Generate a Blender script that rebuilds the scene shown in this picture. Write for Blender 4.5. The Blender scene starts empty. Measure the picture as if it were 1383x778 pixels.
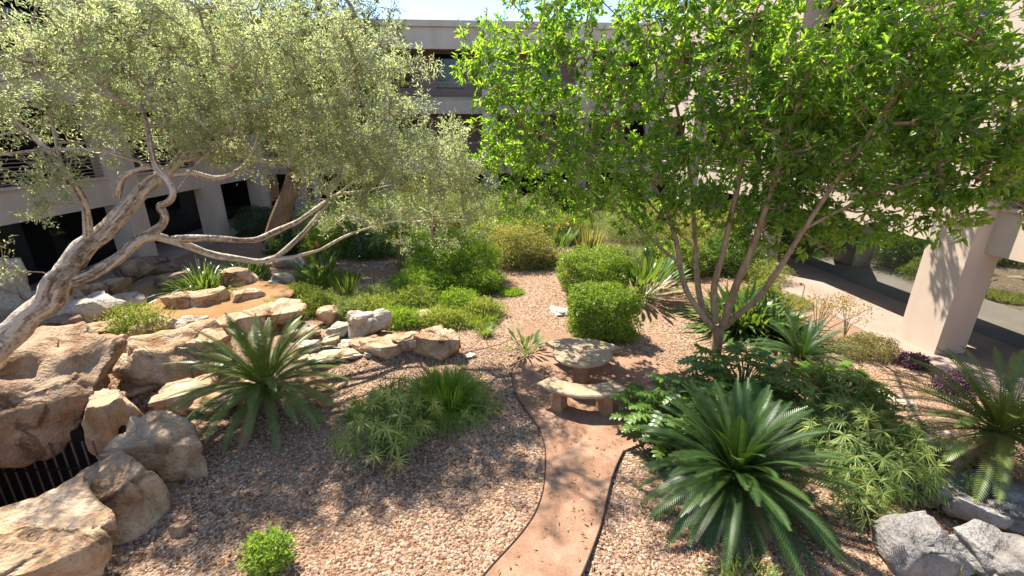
import bpy, math, random
import numpy as np
from mathutils import Vector, noise
R = math.radians
C = bpy.context.scene.collection
rng = np.random.default_rng(11)

# ---------------------------------------------------------------- camera, light, exposure
CAM_H = 4.8; PITCH = 19.0; YAW = -3.7; FPX = 600.0          # focal length in pixels of a 1383 px wide picture
cam = bpy.data.cameras.new('camera'); cam.sensor_width = 36; cam.lens = 36*FPX/1383
cam.clip_start = 0.05; cam.clip_end = 2000
co = bpy.data.objects.new('camera', cam); C.objects.link(co)
co.location = (0, 0, CAM_H); co.rotation_euler = (R(90-PITCH), 0, R(YAW))
bpy.context.scene.camera = co
SUN_EL = 56.0; SUN_DIR = Vector((-0.58, 0.81, 0)).normalized()   # horizontal direction towards the sun
world = bpy.data.worlds.new('World'); bpy.context.scene.world = world; world.use_nodes = True
wn = world.node_tree; bg = wn.nodes['Background']
sky = wn.nodes.new('ShaderNodeTexSky'); sky.sky_type = 'NISHITA'; sky.sun_disc = False
sky.sun_elevation = R(SUN_EL); sky.sun_rotation = math.atan2(SUN_DIR.x, SUN_DIR.y)
sky.air_density = 1.0; sky.dust_density = 0.3; sky.ozone_density = 2.0
wn.links.new(sky.outputs[0], bg.inputs[0]); bg.inputs[1].default_value = 0.12
sl = bpy.data.lights.new('sun', 'SUN'); sl.energy = 5.0; sl.angle = R(0.55); sl.color = (1.0, 0.935, 0.82)
so = bpy.data.objects.new('sun', sl); C.objects.link(so)
sv = Vector((SUN_DIR.x*math.cos(R(SUN_EL)), SUN_DIR.y*math.cos(R(SUN_EL)), math.sin(R(SUN_EL))))
so.rotation_euler = sv.to_track_quat('Z', 'Y').to_euler()
sc = bpy.context.scene
sc.view_settings.view_transform = 'Standard'; sc.view_settings.look = 'None'
sc.view_settings.exposure = 1.33; sc.view_settings.gamma = 1.0
sc.render.engine = 'CYCLES'
sc.cycles.max_bounces = 8; sc.cycles.diffuse_bounces = 4; sc.cycles.transmission_bounces = 4

# ---------------------------------------------------------------- survey helpers: a sight line of the camera station meets a level or a vertical plane
_P = R(PITCH); _Y = R(YAW)
def ray(px, py):
    u = (px-691.5)/FPX; v = -(py-389)/FPX
    d = np.array([u, math.cos(_P)+v*math.sin(_P), -math.sin(_P)+v*math.cos(_P)])
    c, s = math.cos(_Y), math.sin(_Y)
    return np.array([c*d[0]-s*d[1], s*d[0]+c*d[1], d[2]])
def G(px, py, z=0.0):
    d = ray(px, py); t = (z-CAM_H)/d[2]; return np.array([d[0]*t, d[1]*t, z])
def A(px, py, y):
    d = ray(px, py); t = y/d[1]; return np.array([d[0]*t, y, CAM_H+d[2]*t])

# ---------------------------------------------------------------- tagging
def tag(o, label=None, cat=None, group=None, kind=None):
    if label: o['label'] = label
    if cat: o['category'] = cat
    if group: o['group'] = group
    if kind: o['kind'] = kind
    return o
def root(name, label, cat, loc, group=None):
    o = bpy.data.objects.new(name, None); C.objects.link(o); o.location = loc; o.empty_display_size = .2
    return tag(o, label, cat, group)

# ---------------------------------------------------------------- mesh collector
class MB:
    def __init__(s): s.v = []; s.f = []; s.r = []; s.n = 0
    def add(s, V, F, rnd=0.5):
        V = np.asarray(V, float).reshape(-1, 3); F = np.asarray(F, int)
        s.v.append(V); s.f.append(F+s.n); s.n += len(V)
        s.r.append(np.broadcast_to(np.asarray(rnd, float), (len(F),)).copy() if np.ndim(rnd) == 0 else np.asarray(rnd, float))
        return s
    def box(s, x0, x1, y0, y1, z0, z1, rnd=.5):
        V = [(x, y, z) for x in (x0, x1) for y in (y0, y1) for z in (z0, z1)]
        F = [(0,1,3,2),(4,6,7,5),(0,4,5,1),(2,3,7,6),(0,2,6,4),(1,5,7,3)]
        return s.add(V, F, rnd)
    def tube(s, pts, rad, sides=8, rnd=.5, cap=True):
        pts = np.asarray(pts, float); n = len(pts); rad = np.broadcast_to(np.asarray(rad, float), (n,))
        T = np.gradient(pts, axis=0); T /= np.linalg.norm(T, axis=1)[:, None]+1e-9
        ref = np.array([0, 0, 1.]) if abs(T[0][2]) < .9 else np.array([1., 0, 0])
        U = np.zeros_like(T); u = ref-T[0]*ref.dot(T[0])
        for i in range(n):
            u = u-T[i]*u.dot(T[i]); u /= np.linalg.norm(u)+1e-9; U[i] = u
        W = np.cross(T, U); a = np.arange(sides)*2*math.pi/sides
        V = pts[:, None]+rad[:, None, None]*(np.cos(a)[None, :, None]*U[:, None]+np.sin(a)[None, :, None]*W[:, None])
        i, j = np.meshgrid(np.arange(n-1), np.arange(sides), indexing='ij'); j2 = (j+1) % sides
        F = np.stack([i*sides+j, i*sides+j2, (i+1)*sides+j2, (i+1)*sides+j], -1).reshape(-1, 4)
        s.add(V, F, rnd)
        if cap:
            for e, k in ((0, 1), (n-1, -1)):
                b = s.n; V2 = V[e]; s.add(np.vstack([V2, V2.mean(0)]), [(jj, (jj+1) % sides, sides) if k < 0 else ((jj+1) % sides, jj, sides) for jj in range(sides)], rnd)
        return s
    def ridged(s, pts, rad, sides=26, amp=.13, seed=0.0):
        pts = np.asarray(pts, float); n = len(pts)
        T = np.gradient(pts, axis=0); T /= np.linalg.norm(T, axis=1)[:, None]+1e-9
        u = np.cross(T[0], [0.3, 1, 0.2]); U = np.zeros_like(T)
        for i in range(n): u = u-T[i]*u.dot(T[i]); u /= np.linalg.norm(u)+1e-9; U[i] = u
        W = np.cross(T, U); L = np.concatenate([[0], np.cumsum(np.linalg.norm(np.diff(pts, axis=0), axis=1))])
        a = np.arange(sides)*2*math.pi/sides; H = np.zeros((n, sides))
        for i in range(n):
            tw = L[i]*.9
            for j in range(sides):
                H[i, j] = noise.fractal(Vector((math.cos(a[j]+tw)*2.6+seed, math.sin(a[j]+tw)*2.6, L[i]*.9)), .9, 2.1, 4)
        rr = rad[:, None]*(1+amp*H*1.5)
        V = pts[:, None]+rr[..., None]*(np.cos(a)[None, :, None]*U[:, None]+np.sin(a)[None, :, None]*W[:, None])
        i, j = np.meshgrid(np.arange(n-1), np.arange(sides), indexing='ij'); j2 = (j+1) % sides
        F = np.stack([i*sides+j, i*sides+j2, (i+1)*sides+j2, (i+1)*sides+j], -1).reshape(-1, 4)
        s.add(V, F, np.clip(.5+H[:-1]*.9, 0, 1).ravel())
        for e in (0, n-1):
            V2 = V[e]; s.add(np.vstack([V2, V2.mean(0)]), [(jj, (jj+1) % sides, sides) for jj in range(sides)], .5)
        return s
    def lathe(s, prof, cx, cy, sides=32, rnd=.5):
        prof = np.array(prof, float); a = np.arange(sides)*2*math.pi/sides; n = len(prof)
        V = np.stack([cx+prof[:, 0, None]*np.cos(a), cy+prof[:, 0, None]*np.sin(a), np.repeat(prof[:, 1, None], sides, 1)], -1)
        i, j = np.meshgrid(np.arange(n-1), np.arange(sides), indexing='ij'); j2 = (j+1) % sides
        return s.add(V, np.stack([i*sides+j, i*sides+j2, (i+1)*sides+j2, (i+1)*sides+j], -1).reshape(-1, 4), rnd)
    def blades(s, P, D, S, L, W, droop=0, seg=3, prof=(.5, 1, .6, .04), rnd=None):
        P, D, S = (np.asarray(a, float) for a in (P, D, S)); n = len(P)
        L = np.broadcast_to(L, (n,)); W = np.broadcast_to(W, (n,)); dr = np.broadcast_to(droop, (n,))
        t = np.linspace(0, 1, seg+1); pw = np.interp(t, np.linspace(0, 1, len(prof)), prof)
        c = P[:, None]+D[:, None]*(L[:, None]*t)[..., None]; c[..., 2] -= dr[:, None]*L[:, None]*t**2
        o = S[:, None]*(W[:, None]*pw/2)[..., None]
        V = np.stack([c-o, c+o], 2).reshape(n, -1, 3); m = 2*(seg+1)
        k = np.arange(seg)*2; F = np.stack([k, k+1, k+3, k+2], -1)
        F = (F[None]+(np.arange(n)*m)[:, None, None]).reshape(-1, 4)
        if rnd is None: rnd = rng.random(n)
        return s.add(V.reshape(-1, 3), F, np.repeat(rnd, seg))
    def leaves(s, P, D, N, L, W, rnd=None, fold=.25):
        P, D, N = (np.asarray(a, float) for a in (P, D, N)); n = len(P)
        S = np.cross(D, N); S /= np.linalg.norm(S, axis=1)[:, None]+1e-9; N = np.cross(S, D)
        L = np.broadcast_to(L, (n,))[:, None]; W = np.broadcast_to(W, (n,))[:, None]
        m = P+D*L*.45; tip = P+D*L-N*L*.12
        V = np.stack([P, m-S*W/2+N*W*fold, tip, m+S*W/2+N*W*fold], 1)
        F = np.arange(n*4).reshape(-1, 4)
        F = np.stack([F[:, [0, 1, 2]], F[:, [0, 2, 3]]], 1).reshape(-1, 3)
        if rnd is None: rnd = rng.random(n)
        return s.add(V.reshape(-1, 3), F, np.repeat(rnd, 2))
    def build(s, name, mat, parent=None, smooth=False, origin=None, link=True):
        me = bpy.data.meshes.new(name)
        V = np.concatenate(s.v) if s.v else np.zeros((0, 3))
        if origin is not None: V = V-np.asarray(origin, float)
        elif parent is not None: V = V-np.array(parent['_o'] if '_o' in parent else parent.location)
        me.vertices.add(len(V)); me.vertices.foreach_set('co', V.astype(np.float32).ravel())
        idx = np.concatenate([f.ravel() for f in s.f]); cnt = np.concatenate([np.full(len(f), f.shape[1]) for f in s.f])
        st = np.concatenate([[0], np.cumsum(cnt)[:-1]])
        me.loops.add(len(idx)); me.loops.foreach_set('vertex_index', idx.astype(np.int32))
        me.polygons.add(len(cnt)); me.polygons.foreach_set('loop_start', st.astype(np.int32))
        me.update(calc_edges=True); me.validate()
        if len(me.polygons) == len(cnt):
            at = me.attributes.new('rnd', 'FLOAT', 'FACE'); at.data.foreach_set('value', np.concatenate(s.r).astype(np.float32))
        me.polygons.foreach_set('use_smooth', [bool(smooth)]*len(me.polygons))
        me.materials.append(mat)
        o = bpy.data.objects.new(name, me)
        if link: C.objects.link(o)
        if origin is not None: o.location = origin
        if parent is not None: o.parent = parent
        return o
def unit(v): v = np.asarray(v, float); return v/(np.linalg.norm(v, axis=-1, keepdims=True)+1e-9)
def rdir(n): return unit(rng.normal(size=(n, 3)))

# ---------------------------------------------------------------- materials
def newmat(name):
    m = bpy.data.materials.new(name); m.use_nodes = True; nt = m.node_tree
    return m, nt, nt.nodes['Principled BSDF'], nt.nodes.new, nt.links.new
def ramp(nt, stops, interp='LINEAR'):
    r = nt.nodes.new('ShaderNodeValToRGB'); r.color_ramp.interpolation = interp; e = r.color_ramp.elements
    while len(e) < len(stops): e.new(.5)
    for k, (p, c) in enumerate(stops): e[k].position = p; e[k].color = (*c, 1)
    return r
def coords(nt, sc=(1, 1, 1)):
    g = nt.nodes.new('ShaderNodeNewGeometry'); m = nt.nodes.new('ShaderNodeMapping'); m.inputs['Scale'].default_value = sc
    nt.links.new(g.outputs['Position'], m.inputs[0]); return m.outputs[0]
def leafmat(name, cols, trans=.45, rough=.5, spec=.35, tcol=None):
    m, nt, b, N, Lk = newmat(name)
    a = N('ShaderNodeAttribute'); a.attribute_name = 'rnd'
    r = ramp(nt, [(i/(len(cols)-1), c) for i, c in enumerate(cols)])
    Lk(a.outputs['Fac'], r.inputs[0]); Lk(r.outputs[0], b.inputs['Base Color'])
    b.inputs['Roughness'].default_value = rough; b.inputs['Specular IOR Level'].default_value = spec
    t = N('ShaderNodeBsdfTranslucent'); mx = N('ShaderNodeMixShader'); mx.inputs[0].default_value = trans
    mul = N('ShaderNodeMix'); mul.data_type = 'RGBA'; mul.blend_type = 'MULTIPLY'; mul.inputs[0].default_value = 1
    mul.inputs[7].default_value = (*(tcol or (2.2, 2.0, .7)), 1)
    Lk(r.outputs[0], mul.inputs[6]); Lk(mul.outputs[2], t.inputs[0])
    Lk(b.outputs[0], mx.inputs[1]); Lk(t.outputs[0], mx.inputs[2]); Lk(mx.outputs[0], nt.nodes['Material Output'].inputs[0])
    return m
def barkmat(name, c1, c2, c3, sc=(14, 14, 3), bump=.6):
    m, nt, b, N, Lk = newmat(name)
    tc = N('ShaderNodeTexCoord'); mp = N('ShaderNodeMapping'); mp.inputs['Scale'].default_value = sc; Lk(tc.outputs['Object'], mp.inputs[0])
    n1 = N('ShaderNodeTexNoise'); n1.inputs['Scale'].default_value = 1; n1.inputs['Detail'].default_value = 8; n1.inputs['Distortion'].default_value = 1.5; Lk(mp.outputs[0], n1.inputs[0])
    n2 = N('ShaderNodeTexNoise'); n2.inputs['Scale'].default_value = 1.3; Lk(tc.outputs['Object'], n2.inputs[0])
    ad = N('ShaderNodeMath'); ad.operation = 'MULTIPLY_ADD'; ad.inputs[1].default_value = .6; Lk(n2.outputs[0], ad.inputs[0])
    a2 = N('ShaderNodeMath'); a2.operation = 'MULTIPLY_ADD'; a2.inputs[1].default_value = .9; a2.inputs[2].default_value = -.25; Lk(n1.outputs[0], a2.inputs[0]); Lk(a2.outputs[0], ad.inputs[2])
    at = N('ShaderNodeAttribute'); at.attribute_name = 'rnd'; a3 = N('ShaderNodeMath'); a3.operation = 'MULTIPLY_ADD'; a3.inputs[1].default_value = .5; a3.inputs[2].default_value = -.2; Lk(at.outputs['Fac'], a3.inputs[0]); a4 = N('ShaderNodeMath'); a4.operation = 'ADD'; Lk(a3.outputs[0], a4.inputs[0]); Lk(ad.outputs[0], a4.inputs[1])
    r = ramp(nt, [(.25, c1), (.5, c2), (.72, c3)]); Lk(a4.outputs[0], r.inputs[0]); Lk(r.outputs[0], b.inputs['Base Color'])
    bp = N('ShaderNodeBump'); bp.inputs['Strength'].default_value = bump; bp.inputs['Distance'].default_value = .04; Lk(n1.outputs[0], bp.inputs['Height']); Lk(bp.outputs[0], b.inputs['Normal'])
    b.inputs['Roughness'].default_value = .9; b.inputs['Specular IOR Level'].default_value = .15
    return m
def plain(name, c, rough=.7, metal=0, spec=.3, var=.08, nsc=3.0, bump=.1, bsc=60):
    m, nt, b, N, Lk = newmat(name)
    p = coords(nt); n = N('ShaderNodeTexNoise'); n.inputs['Scale'].default_value = nsc; n.inputs['Detail'].default_value = 6; Lk(p, n.inputs[0])
    r = ramp(nt, [(.3, tuple(x*(1-var) for x in c)), (.7, tuple(min(1, x*(1+var)) for x in c))]); Lk(n.outputs[0], r.inputs[0]); Lk(r.outputs[0], b.inputs['Base Color'])
    b.inputs['Roughness'].default_value = rough; b.inputs['Metallic'].default_value = metal; b.inputs['Specular IOR Level'].default_value = spec
    if bump:
        n2 = N('ShaderNodeTexNoise'); n2.inputs['Scale'].default_value = bsc; n2.inputs['Detail'].default_value = 4; Lk(p, n2.inputs[0])
        bp = N('ShaderNodeBump'); bp.inputs['Strength'].default_value = bump; bp.inputs['Distance'].default_value = .02; Lk(n2.outputs[0], bp.inputs['Height']); Lk(bp.outputs[0], b.inputs['Normal'])
    return m
def rockmat(name, dark, mid, light, crack=.5):
    m, nt, b, N, Lk = newmat(name)
    oi = N('ShaderNodeObjectInfo'); tc = N('ShaderNodeTexCoord'); add = N('ShaderNodeVectorMath'); add.operation = 'MULTIPLY_ADD'
    add.inputs[1].default_value = (1, 1, 1); cx = N('ShaderNodeCombineXYZ'); ml = N('ShaderNodeMath'); ml.operation = 'MULTIPLY'; ml.inputs[1].default_value = 40
    Lk(oi.outputs['Random'], ml.inputs[0]); Lk(ml.outputs[0], cx.inputs[0]); Lk(tc.outputs['Object'], add.inputs[0]); Lk(cx.outputs[0], add.inputs[2])
    n1 = N('ShaderNodeTexNoise'); n1.inputs['Scale'].default_value = 1.7; n1.inputs['Detail'].default_value = 9; n1.inputs['Roughness'].default_value = .62; n1.inputs['Distortion'].default_value = .6; Lk(add.outputs[0], n1.inputs[0])
    r = ramp(nt, [(.3, dark), (.48, mid), (.68, light)]); Lk(n1.outputs[0], r.inputs[0])
    n3 = N('ShaderNodeTexNoise'); n3.inputs['Scale'].default_value = 22; n3.inputs['Detail'].default_value = 5; Lk(add.outputs[0], n3.inputs[0])
    r3 = ramp(nt, [(.3, (.78, .74, .69)), (.5, (1, 1, 1))]); Lk(n3.outputs[0], r3.inputs[0])
    # cracks follow warped cell borders
    wv = N('ShaderNodeMix'); wv.data_type = 'VECTOR'; wv.inputs[0].default_value = .38; Lk(add.outputs[0], wv.inputs[4]); Lk(n1.outputs[1], wv.inputs[5])
    vo = N('ShaderNodeTexVoronoi'); vo.feature = 'DISTANCE_TO_EDGE'; vo.inputs['Scale'].default_value = .62; Lk(wv.outputs[1], vo.inputs[0])
    rc = ramp(nt, [(0, (.38, .30, .23)), (.006, (.55, .47, .4)), (.014, (1, 1, 1))]); Lk(vo.outputs[0], rc.inputs[0])
    m1 = N('ShaderNodeMix'); m1.data_type = 'RGBA'; m1.blend_type = 'MULTIPLY'; m1.inputs[0].default_value = 1; Lk(r.outputs[0], m1.inputs[6]); Lk(r3.outputs[0], m1.inputs[7])
    m2 = N('ShaderNodeMix'); m2.data_type = 'RGBA'; m2.blend_type = 'MULTIPLY'; m2.inputs[0].default_value = crack; Lk(m1.outputs[2], m2.inputs[6]); Lk(rc.outputs[0], m2.inputs[7])
    Lk(m2.outputs[2], b.inputs['Base Color']); b.inputs['Roughness'].default_value = .88; b.inputs['Specular IOR Level'].default_value = .2
    h = N('ShaderNodeMath'); h.operation = 'MULTIPLY_ADD'; h.inputs[1].default_value = .25; Lk(n3.outputs[0], h.inputs[0]); Lk(n1.outputs[0], h.inputs[2])
    mr = N('ShaderNodeMapRange'); mr.inputs['From Max'].default_value = .016; Lk(vo.outputs[0], mr.inputs[0])
    h2 = N('ShaderNodeMath'); h2.operation = 'MULTIPLY_ADD'; h2.inputs[1].default_value = .35*crack; Lk(mr.outputs[0], h2.inputs[0]); Lk(h.outputs[0], h2.inputs[2])
    bp = N('ShaderNodeBump'); bp.inputs['Strength'].default_value = .9; bp.inputs['Distance'].default_value = .17; Lk(h2.outputs[0], bp.inputs['Height']); Lk(bp.outputs[0], b.inputs['Normal'])
    return m
def groundmat():
    m, nt, b, N, Lk = newmat('pebble_ground')
    p = coords(nt)
    vo = N('ShaderNodeTexVoronoi'); vo.inputs['Scale'].default_value = 26; Lk(p, vo.inputs[0])
    r = ramp(nt, [(0, (.10, .048, .03)), (.25, (.20, .11, .065)), (.5, (.30, .19, .12)), (.75, (.39, .28, .195)), (1, (.24, .18, .14))]); 
    sp = N('ShaderNodeSeparateColor'); Lk(vo.outputs['Color'], sp.inputs[0]); Lk(sp.outputs[0], r.inputs[0])
    n = N('ShaderNodeTexNoise'); n.inputs['Scale'].default_value = .55; n.inputs['Detail'].default_value = 5; Lk(p, n.inputs[0])
    rr = ramp(nt, [(.5, (0, 0, 0)), (.66, (1, 1, 1))]); Lk(n.outputs[0], rr.inputs[0])
    mx = N('ShaderNodeMix'); mx.data_type = 'RGBA'; Lk(rr.outputs[0], mx.inputs[0]); Lk(r.outputs[0], mx.inputs[6]); mx.inputs[7].default_value = (.27, .165, .105, 1)
    Lk(mx.outputs[2], b.inputs['Base Color']); b.inputs['Roughness'].default_value = .95; b.inputs['Specular IOR Level'].default_value = .1
    bp = N('ShaderNodeBump'); bp.inputs['Strength'].default_value = .9; bp.inputs['Distance'].default_value = .02; bp.invert = True
    Lk(vo.outputs['Distance'], bp.inputs['Height']); Lk(bp.outputs[0], b.inputs['Normal'])
    return m
def pebblemat():
    m, nt, b, N, Lk = newmat('pebble'); a = N('ShaderNodeAttribute'); a.attribute_name = 'rnd'
    r = ramp(nt, [(0, (.09, .042, .024)), (.25, (.20, .105, .06)), (.48, (.31, .19, .12)), (.68, (.40, .275, .185)), (.87, (.51, .41, .31)), (1, (.20, .16, .135))])
    Lk(a.outputs['Fac'], r.inputs[0]); Lk(r.outputs[0], b.inputs['Base Color']); b.inputs['Roughness'].default_value = .85; b.inputs['Specular IOR Level'].default_value = .2
    return m
def concretemat(name, c1, c2, c3, sc=2.2):
    m, nt, b, N, Lk = newmat(name); p = coords(nt)
    n = N('ShaderNodeTexNoise'); n.inputs['Scale'].default_value = sc; n.inputs['Detail'].default_value = 8; n.inputs['Roughness'].default_value = .65; Lk(p, n.inputs[0])
    r = ramp(nt, [(.3, c1), (.5, c2), (.7, c3)]); Lk(n.outputs[0], r.inputs[0])
    n2 = N('ShaderNodeTexNoise'); n2.inputs['Scale'].default_value = 45; n2.inputs['Detail'].default_value = 4; Lk(p, n2.inputs[0])
    r2 = ramp(nt, [(.35, (.72, .7, .68)), (.55, (1, 1, 1))]); Lk(n2.outputs[0], r2.inputs[0])
    m1 = N('ShaderNodeMix'); m1.data_type = 'RGBA'; m1.blend_type = 'MULTIPLY'; m1.inputs[0].default_value = .8; Lk(r.outputs[0], m1.inputs[6]); Lk(r2.outputs[0], m1.inputs[7])
    Lk(m1.outputs[2], b.inputs['Base Color']); b.inputs['Roughness'].default_value = .9; b.inputs['Specular IOR Level'].default_value = .15
    bp = N('ShaderNodeBump'); bp.inputs['Strength'].default_value = .25; bp.inputs['Distance'].default_value = .01; Lk(n2.outputs[0], bp.inputs['Height']); Lk(bp.outputs[0], b.inputs['Normal'])
    return m
def glassmat(name, col, metal, rough=.03):
    m, nt, b, N, Lk = newmat(name); b.inputs['Base Color'].default_value = (*col, 1); b.inputs['Metallic'].default_value = metal
    b.inputs['Roughness'].default_value = rough; b.inputs['Specular IOR Level'].default_value = .6
    p = coords(nt); n = N('ShaderNodeTexNoise'); n.inputs['Scale'].default_value = .7; Lk(p, n.inputs[0])
    bp = N('ShaderNodeBump'); bp.inputs['Strength'].default_value = .03; bp.inputs['Distance'].default_value = .05; Lk(n.outputs[0], bp.inputs['Height']); Lk(bp.outputs[0], b.inputs['Normal'])
    return m
def stuccomat():
    m, nt, b, N, Lk = newmat('pink_stucco'); p = coords(nt, (1, 1, .35))
    n = N('ShaderNodeTexNoise'); n.inputs['Scale'].default_value = 1.6; n.inputs['Detail'].default_value = 8; Lk(p, n.inputs[0])
    r = ramp(nt, [(.3, (.52, .41, .33)), (.7, (.61, .49, .40))]); Lk(n.outputs[0], r.inputs[0]); Lk(r.outputs[0], b.inputs['Base Color'])
    b.inputs['Roughness'].default_value = .92; b.inputs['Specular IOR Level'].default_value = .15
    p2 = coords(nt); n2 = N('ShaderNodeTexNoise'); n2.inputs['Scale'].default_value = 70; Lk(p2, n2.inputs[0])
    bp = N('ShaderNodeBump'); bp.inputs['Strength'].default_value = .3; bp.inputs['Distance'].default_value = .01; Lk(n2.outputs[0], bp.inputs['Height']); Lk(bp.outputs[0], b.inputs['Normal'])
    return m
M = dict(
    ground=groundmat(), pebble=pebblemat(), stucco=stuccomat(),
    path=concretemat('salmon_concrete', (.22, .115, .07), (.31, .18, .115), (.39, .25, .175)),
    walk=concretemat('walkway_concrete', (.29, .21, .165), (.34, .255, .205), (.39, .30, .25), 1.0),
    bench=concretemat('cast_stone', (.29, .20, .12), (.41, .30, .19), (.49, .385, .255), 5),
    benchleg=concretemat('cast_stone_leg', (.30, .16, .09), (.40, .225, .135), (.47, .285, .175), 5),
    rock=rockmat('sandstone', (.27, .145, .07), (.46, .31, .19), (.61, .48, .35), .6),
    rockc=rockmat('shaded_sandstone', (.19, .105, .055), (.33, .21, .13), (.48, .35, .24), .7),  # darker copy of the sandstone, the cave boulder's shade put into its colour
    rockw=rockmat('pale_rock', (.30, .22, .15), (.46, .39, .31), (.60, .54, .46), .35),
    rockg=rockmat('grey_rock', (.15, .135, .12), (.25, .23, .215), (.34, .32, .30), .7),
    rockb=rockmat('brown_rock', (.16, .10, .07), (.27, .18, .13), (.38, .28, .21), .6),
    bark=barkmat('weathered_bark', (.13, .085, .055), (.34, .25, .175), (.56, .47, .38), (9, 9, 9), .8),
    barkr=barkmat('smooth_brown_bark', (.17, .105, .06), (.30, .195, .12), (.42, .30, .19), (8, 8, 3), .35),
    barko=barkmat('orange_brown_bark', (.12, .07, .04), (.24, .14, .08), (.36, .23, .14)),
    twig=plain('dry_twig', (.22, .16, .10)), stem=plain('green_stem', (.10, .14, .04)),
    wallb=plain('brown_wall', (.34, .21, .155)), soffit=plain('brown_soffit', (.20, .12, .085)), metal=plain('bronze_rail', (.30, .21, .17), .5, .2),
    bar=plain('weathered_bar', (.13, .12, .11), .6, .3), black=plain('black_metal_and_cave_shade', (.02, .02, .02), .4, .5, bump=0), edging=plain('steel_edging', (.06, .045, .035), .6, .3),
    glassd=glassmat('dark_glass', (.012, .014, .015), 0, .04), glassr=glassmat('mirror_glass', (.42, .50, .50), .9, .015),
    frame=plain('dark_frame', (.03, .035, .035), .4, .3, bump=0), white=plain('white_plate', (.8, .8, .78), .5, bump=0),
    corr=plain('grey_downpipe', (.42, .40, .39), .6),
    l_acacia=leafmat('grey_green_leaf', [(.165, .21, .135), (.245, .28, .18), (.335, .365, .245), (.44, .41, .16)], .58, tcol=(2.15, 2.15, 1.5)),
    l_ash=leafmat('bright_green_leaf', [(.06, .115, .025), (.10, .18, .038), (.17, .265, .055), (.28, .34, .08)], .6, .3, .6, (2.7, 2.7, .75)),
    l_back=leafmat('yellow_green_leaf', [(.10, .13, .03), (.16, .19, .05), (.24, .23, .04)], .4),
    l_cycad=leafmat('cycad_green', [(.022, .05, .014), (.04, .085, .02), (.07, .12, .028)], .22, .42, .4, (2.0, 2.0, .8)),
    l_cycadl=leafmat('cycad_light_green', [(.07, .11, .025), (.12, .165, .035), (.19, .23, .05)], .25, .4, .45, (2.0, 2.0, .8)),
    l_dark=leafmat('dark_green_leaf', [(.02, .05, .015), (.04, .08, .02), (.06, .11, .03)], .3, .35, .5),
    l_hedge=leafmat('hedge_green', [(.10, .17, .025), (.16, .25, .035), (.23, .31, .05)], .4, .4, .5),
    l_phil=leafmat('philodendron_green', [(.06, .13, .02), (.10, .19, .03), (.16, .26, .04)], .4, .35, .5),
    l_lime=leafmat('lime_green', [(.13, .23, .035), (.19, .30, .05), (.27, .35, .07)], .4),
    l_papy=leafmat('papyrus_green', [(.12, .19, .045), (.19, .26, .07), (.29, .32, .09)], .35),
    l_grass=leafmat('grass_green', [(.16, .23, .05), (.25, .31, .08), (.36, .37, .15)], .35),
    l_feather=leafmat('silver_feather_green', [(.18, .24, .08), (.27, .32, .13), (.36, .38, .2)], .35, tcol=(1.5, 1.5, .8)),
    l_strap=leafmat('strap_green', [(.05, .11, .025), (.10, .175, .04), (.17, .23, .06)], .3, .3, .6),
    l_yellow=leafmat('yellow_leaf', [(.24, .18, .03), (.32, .24, .05), (.22, .2, .05)], .4),
    l_olive=leafmat('olive_shrub', [(.17, .19, .07), (.26, .27, .11), (.34, .31, .15)], .35),
    l_purple=leafmat('purple_leaf', [(.06, .03, .06), (.11, .055, .10), (.17, .10, .16)], .3),
    l_orange=leafmat('orange_flower', [(.75, .25, .03), (.8, .40, .05)], .3, tcol=(1.2, 1, .6)),
    l_dry=leafmat('dry_frond', [(.30, .18, .08), (.42, .28, .14)], .2, tcol=(1.3, 1.1, .8)),
)
def watermat():
    m, nt, b, N, Lk = newmat('pond_water'); p = coords(nt)
    n = N('ShaderNodeTexNoise'); n.inputs['Scale'].default_value = 1.5; n.inputs['Detail'].default_value = 6; Lk(p, n.inputs[0])
    r = ramp(nt, [(.3, (.28, .155, .065)), (.7, (.40, .24, .12))]); Lk(n.outputs[0], r.inputs[0]); Lk(r.outputs[0], b.inputs['Base Color'])
    b.inputs['Roughness'].default_value = .06; b.inputs['Specular IOR Level'].default_value = .6
    n2 = N('ShaderNodeTexNoise'); n2.inputs['Scale'].default_value = 9; Lk(p, n2.inputs[0])
    bp = N('ShaderNodeBump'); bp.inputs['Strength'].default_value = .15; bp.inputs['Distance'].default_value = .02; Lk(n2.outputs[0], bp.inputs['Height']); Lk(bp.outputs[0], b.inputs['Normal'])
    return m
M['water'] = watermat()

# ---------------------------------------------------------------- terrain
def sstep(a, b, x): t = np.clip((x-a)/(b-a), 0, 1); return t*t*(3-2*t)
def tz(x, y):
    x = np.asarray(x, float); y = np.asarray(y, float)
    d = np.sqrt(((x+9.6)/4.6)**2+((y-11.0)/3.9)**2)
    z = .5*(1-sstep(.72, 1.05, d))
    e = np.sqrt(((x+3.6)/3.0)**2+((y-9.6)/1.3)**2)
    z = np.maximum(z, .18*(1-sstep(.5, 1.1, e)))
    pond = np.sqrt(((x+8.3)/2.8)**2+((y-12.2)/1.75)**2); z = z-.22*(1-sstep(.75, 1.0, pond))
    pit = np.maximum(np.abs(x+7.6)/2.1, np.abs(y-6.0)/1.75); z = z-1.5*(1-sstep(.86, 1.0, pit))
    z = z+.02*np.sin(1.3*x+.5)*np.cos(1.1*y)+.012*np.sin(3.1*x+y*2.3)
    flat = np.maximum(sstep(9.3, 9.9, x), sstep(-11.8, -12.5, x)) if False else sstep(9.2, 9.9, x)
    z = z*(1-flat)
    return z
def T(px, py, dz=0):
    p = G(px, py, 0)
    for _ in range(6): p = G(px, py, float(tz(p[0], p[1])))
    p[2] = float(tz(p[0], p[1]))+dz; return p
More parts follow.
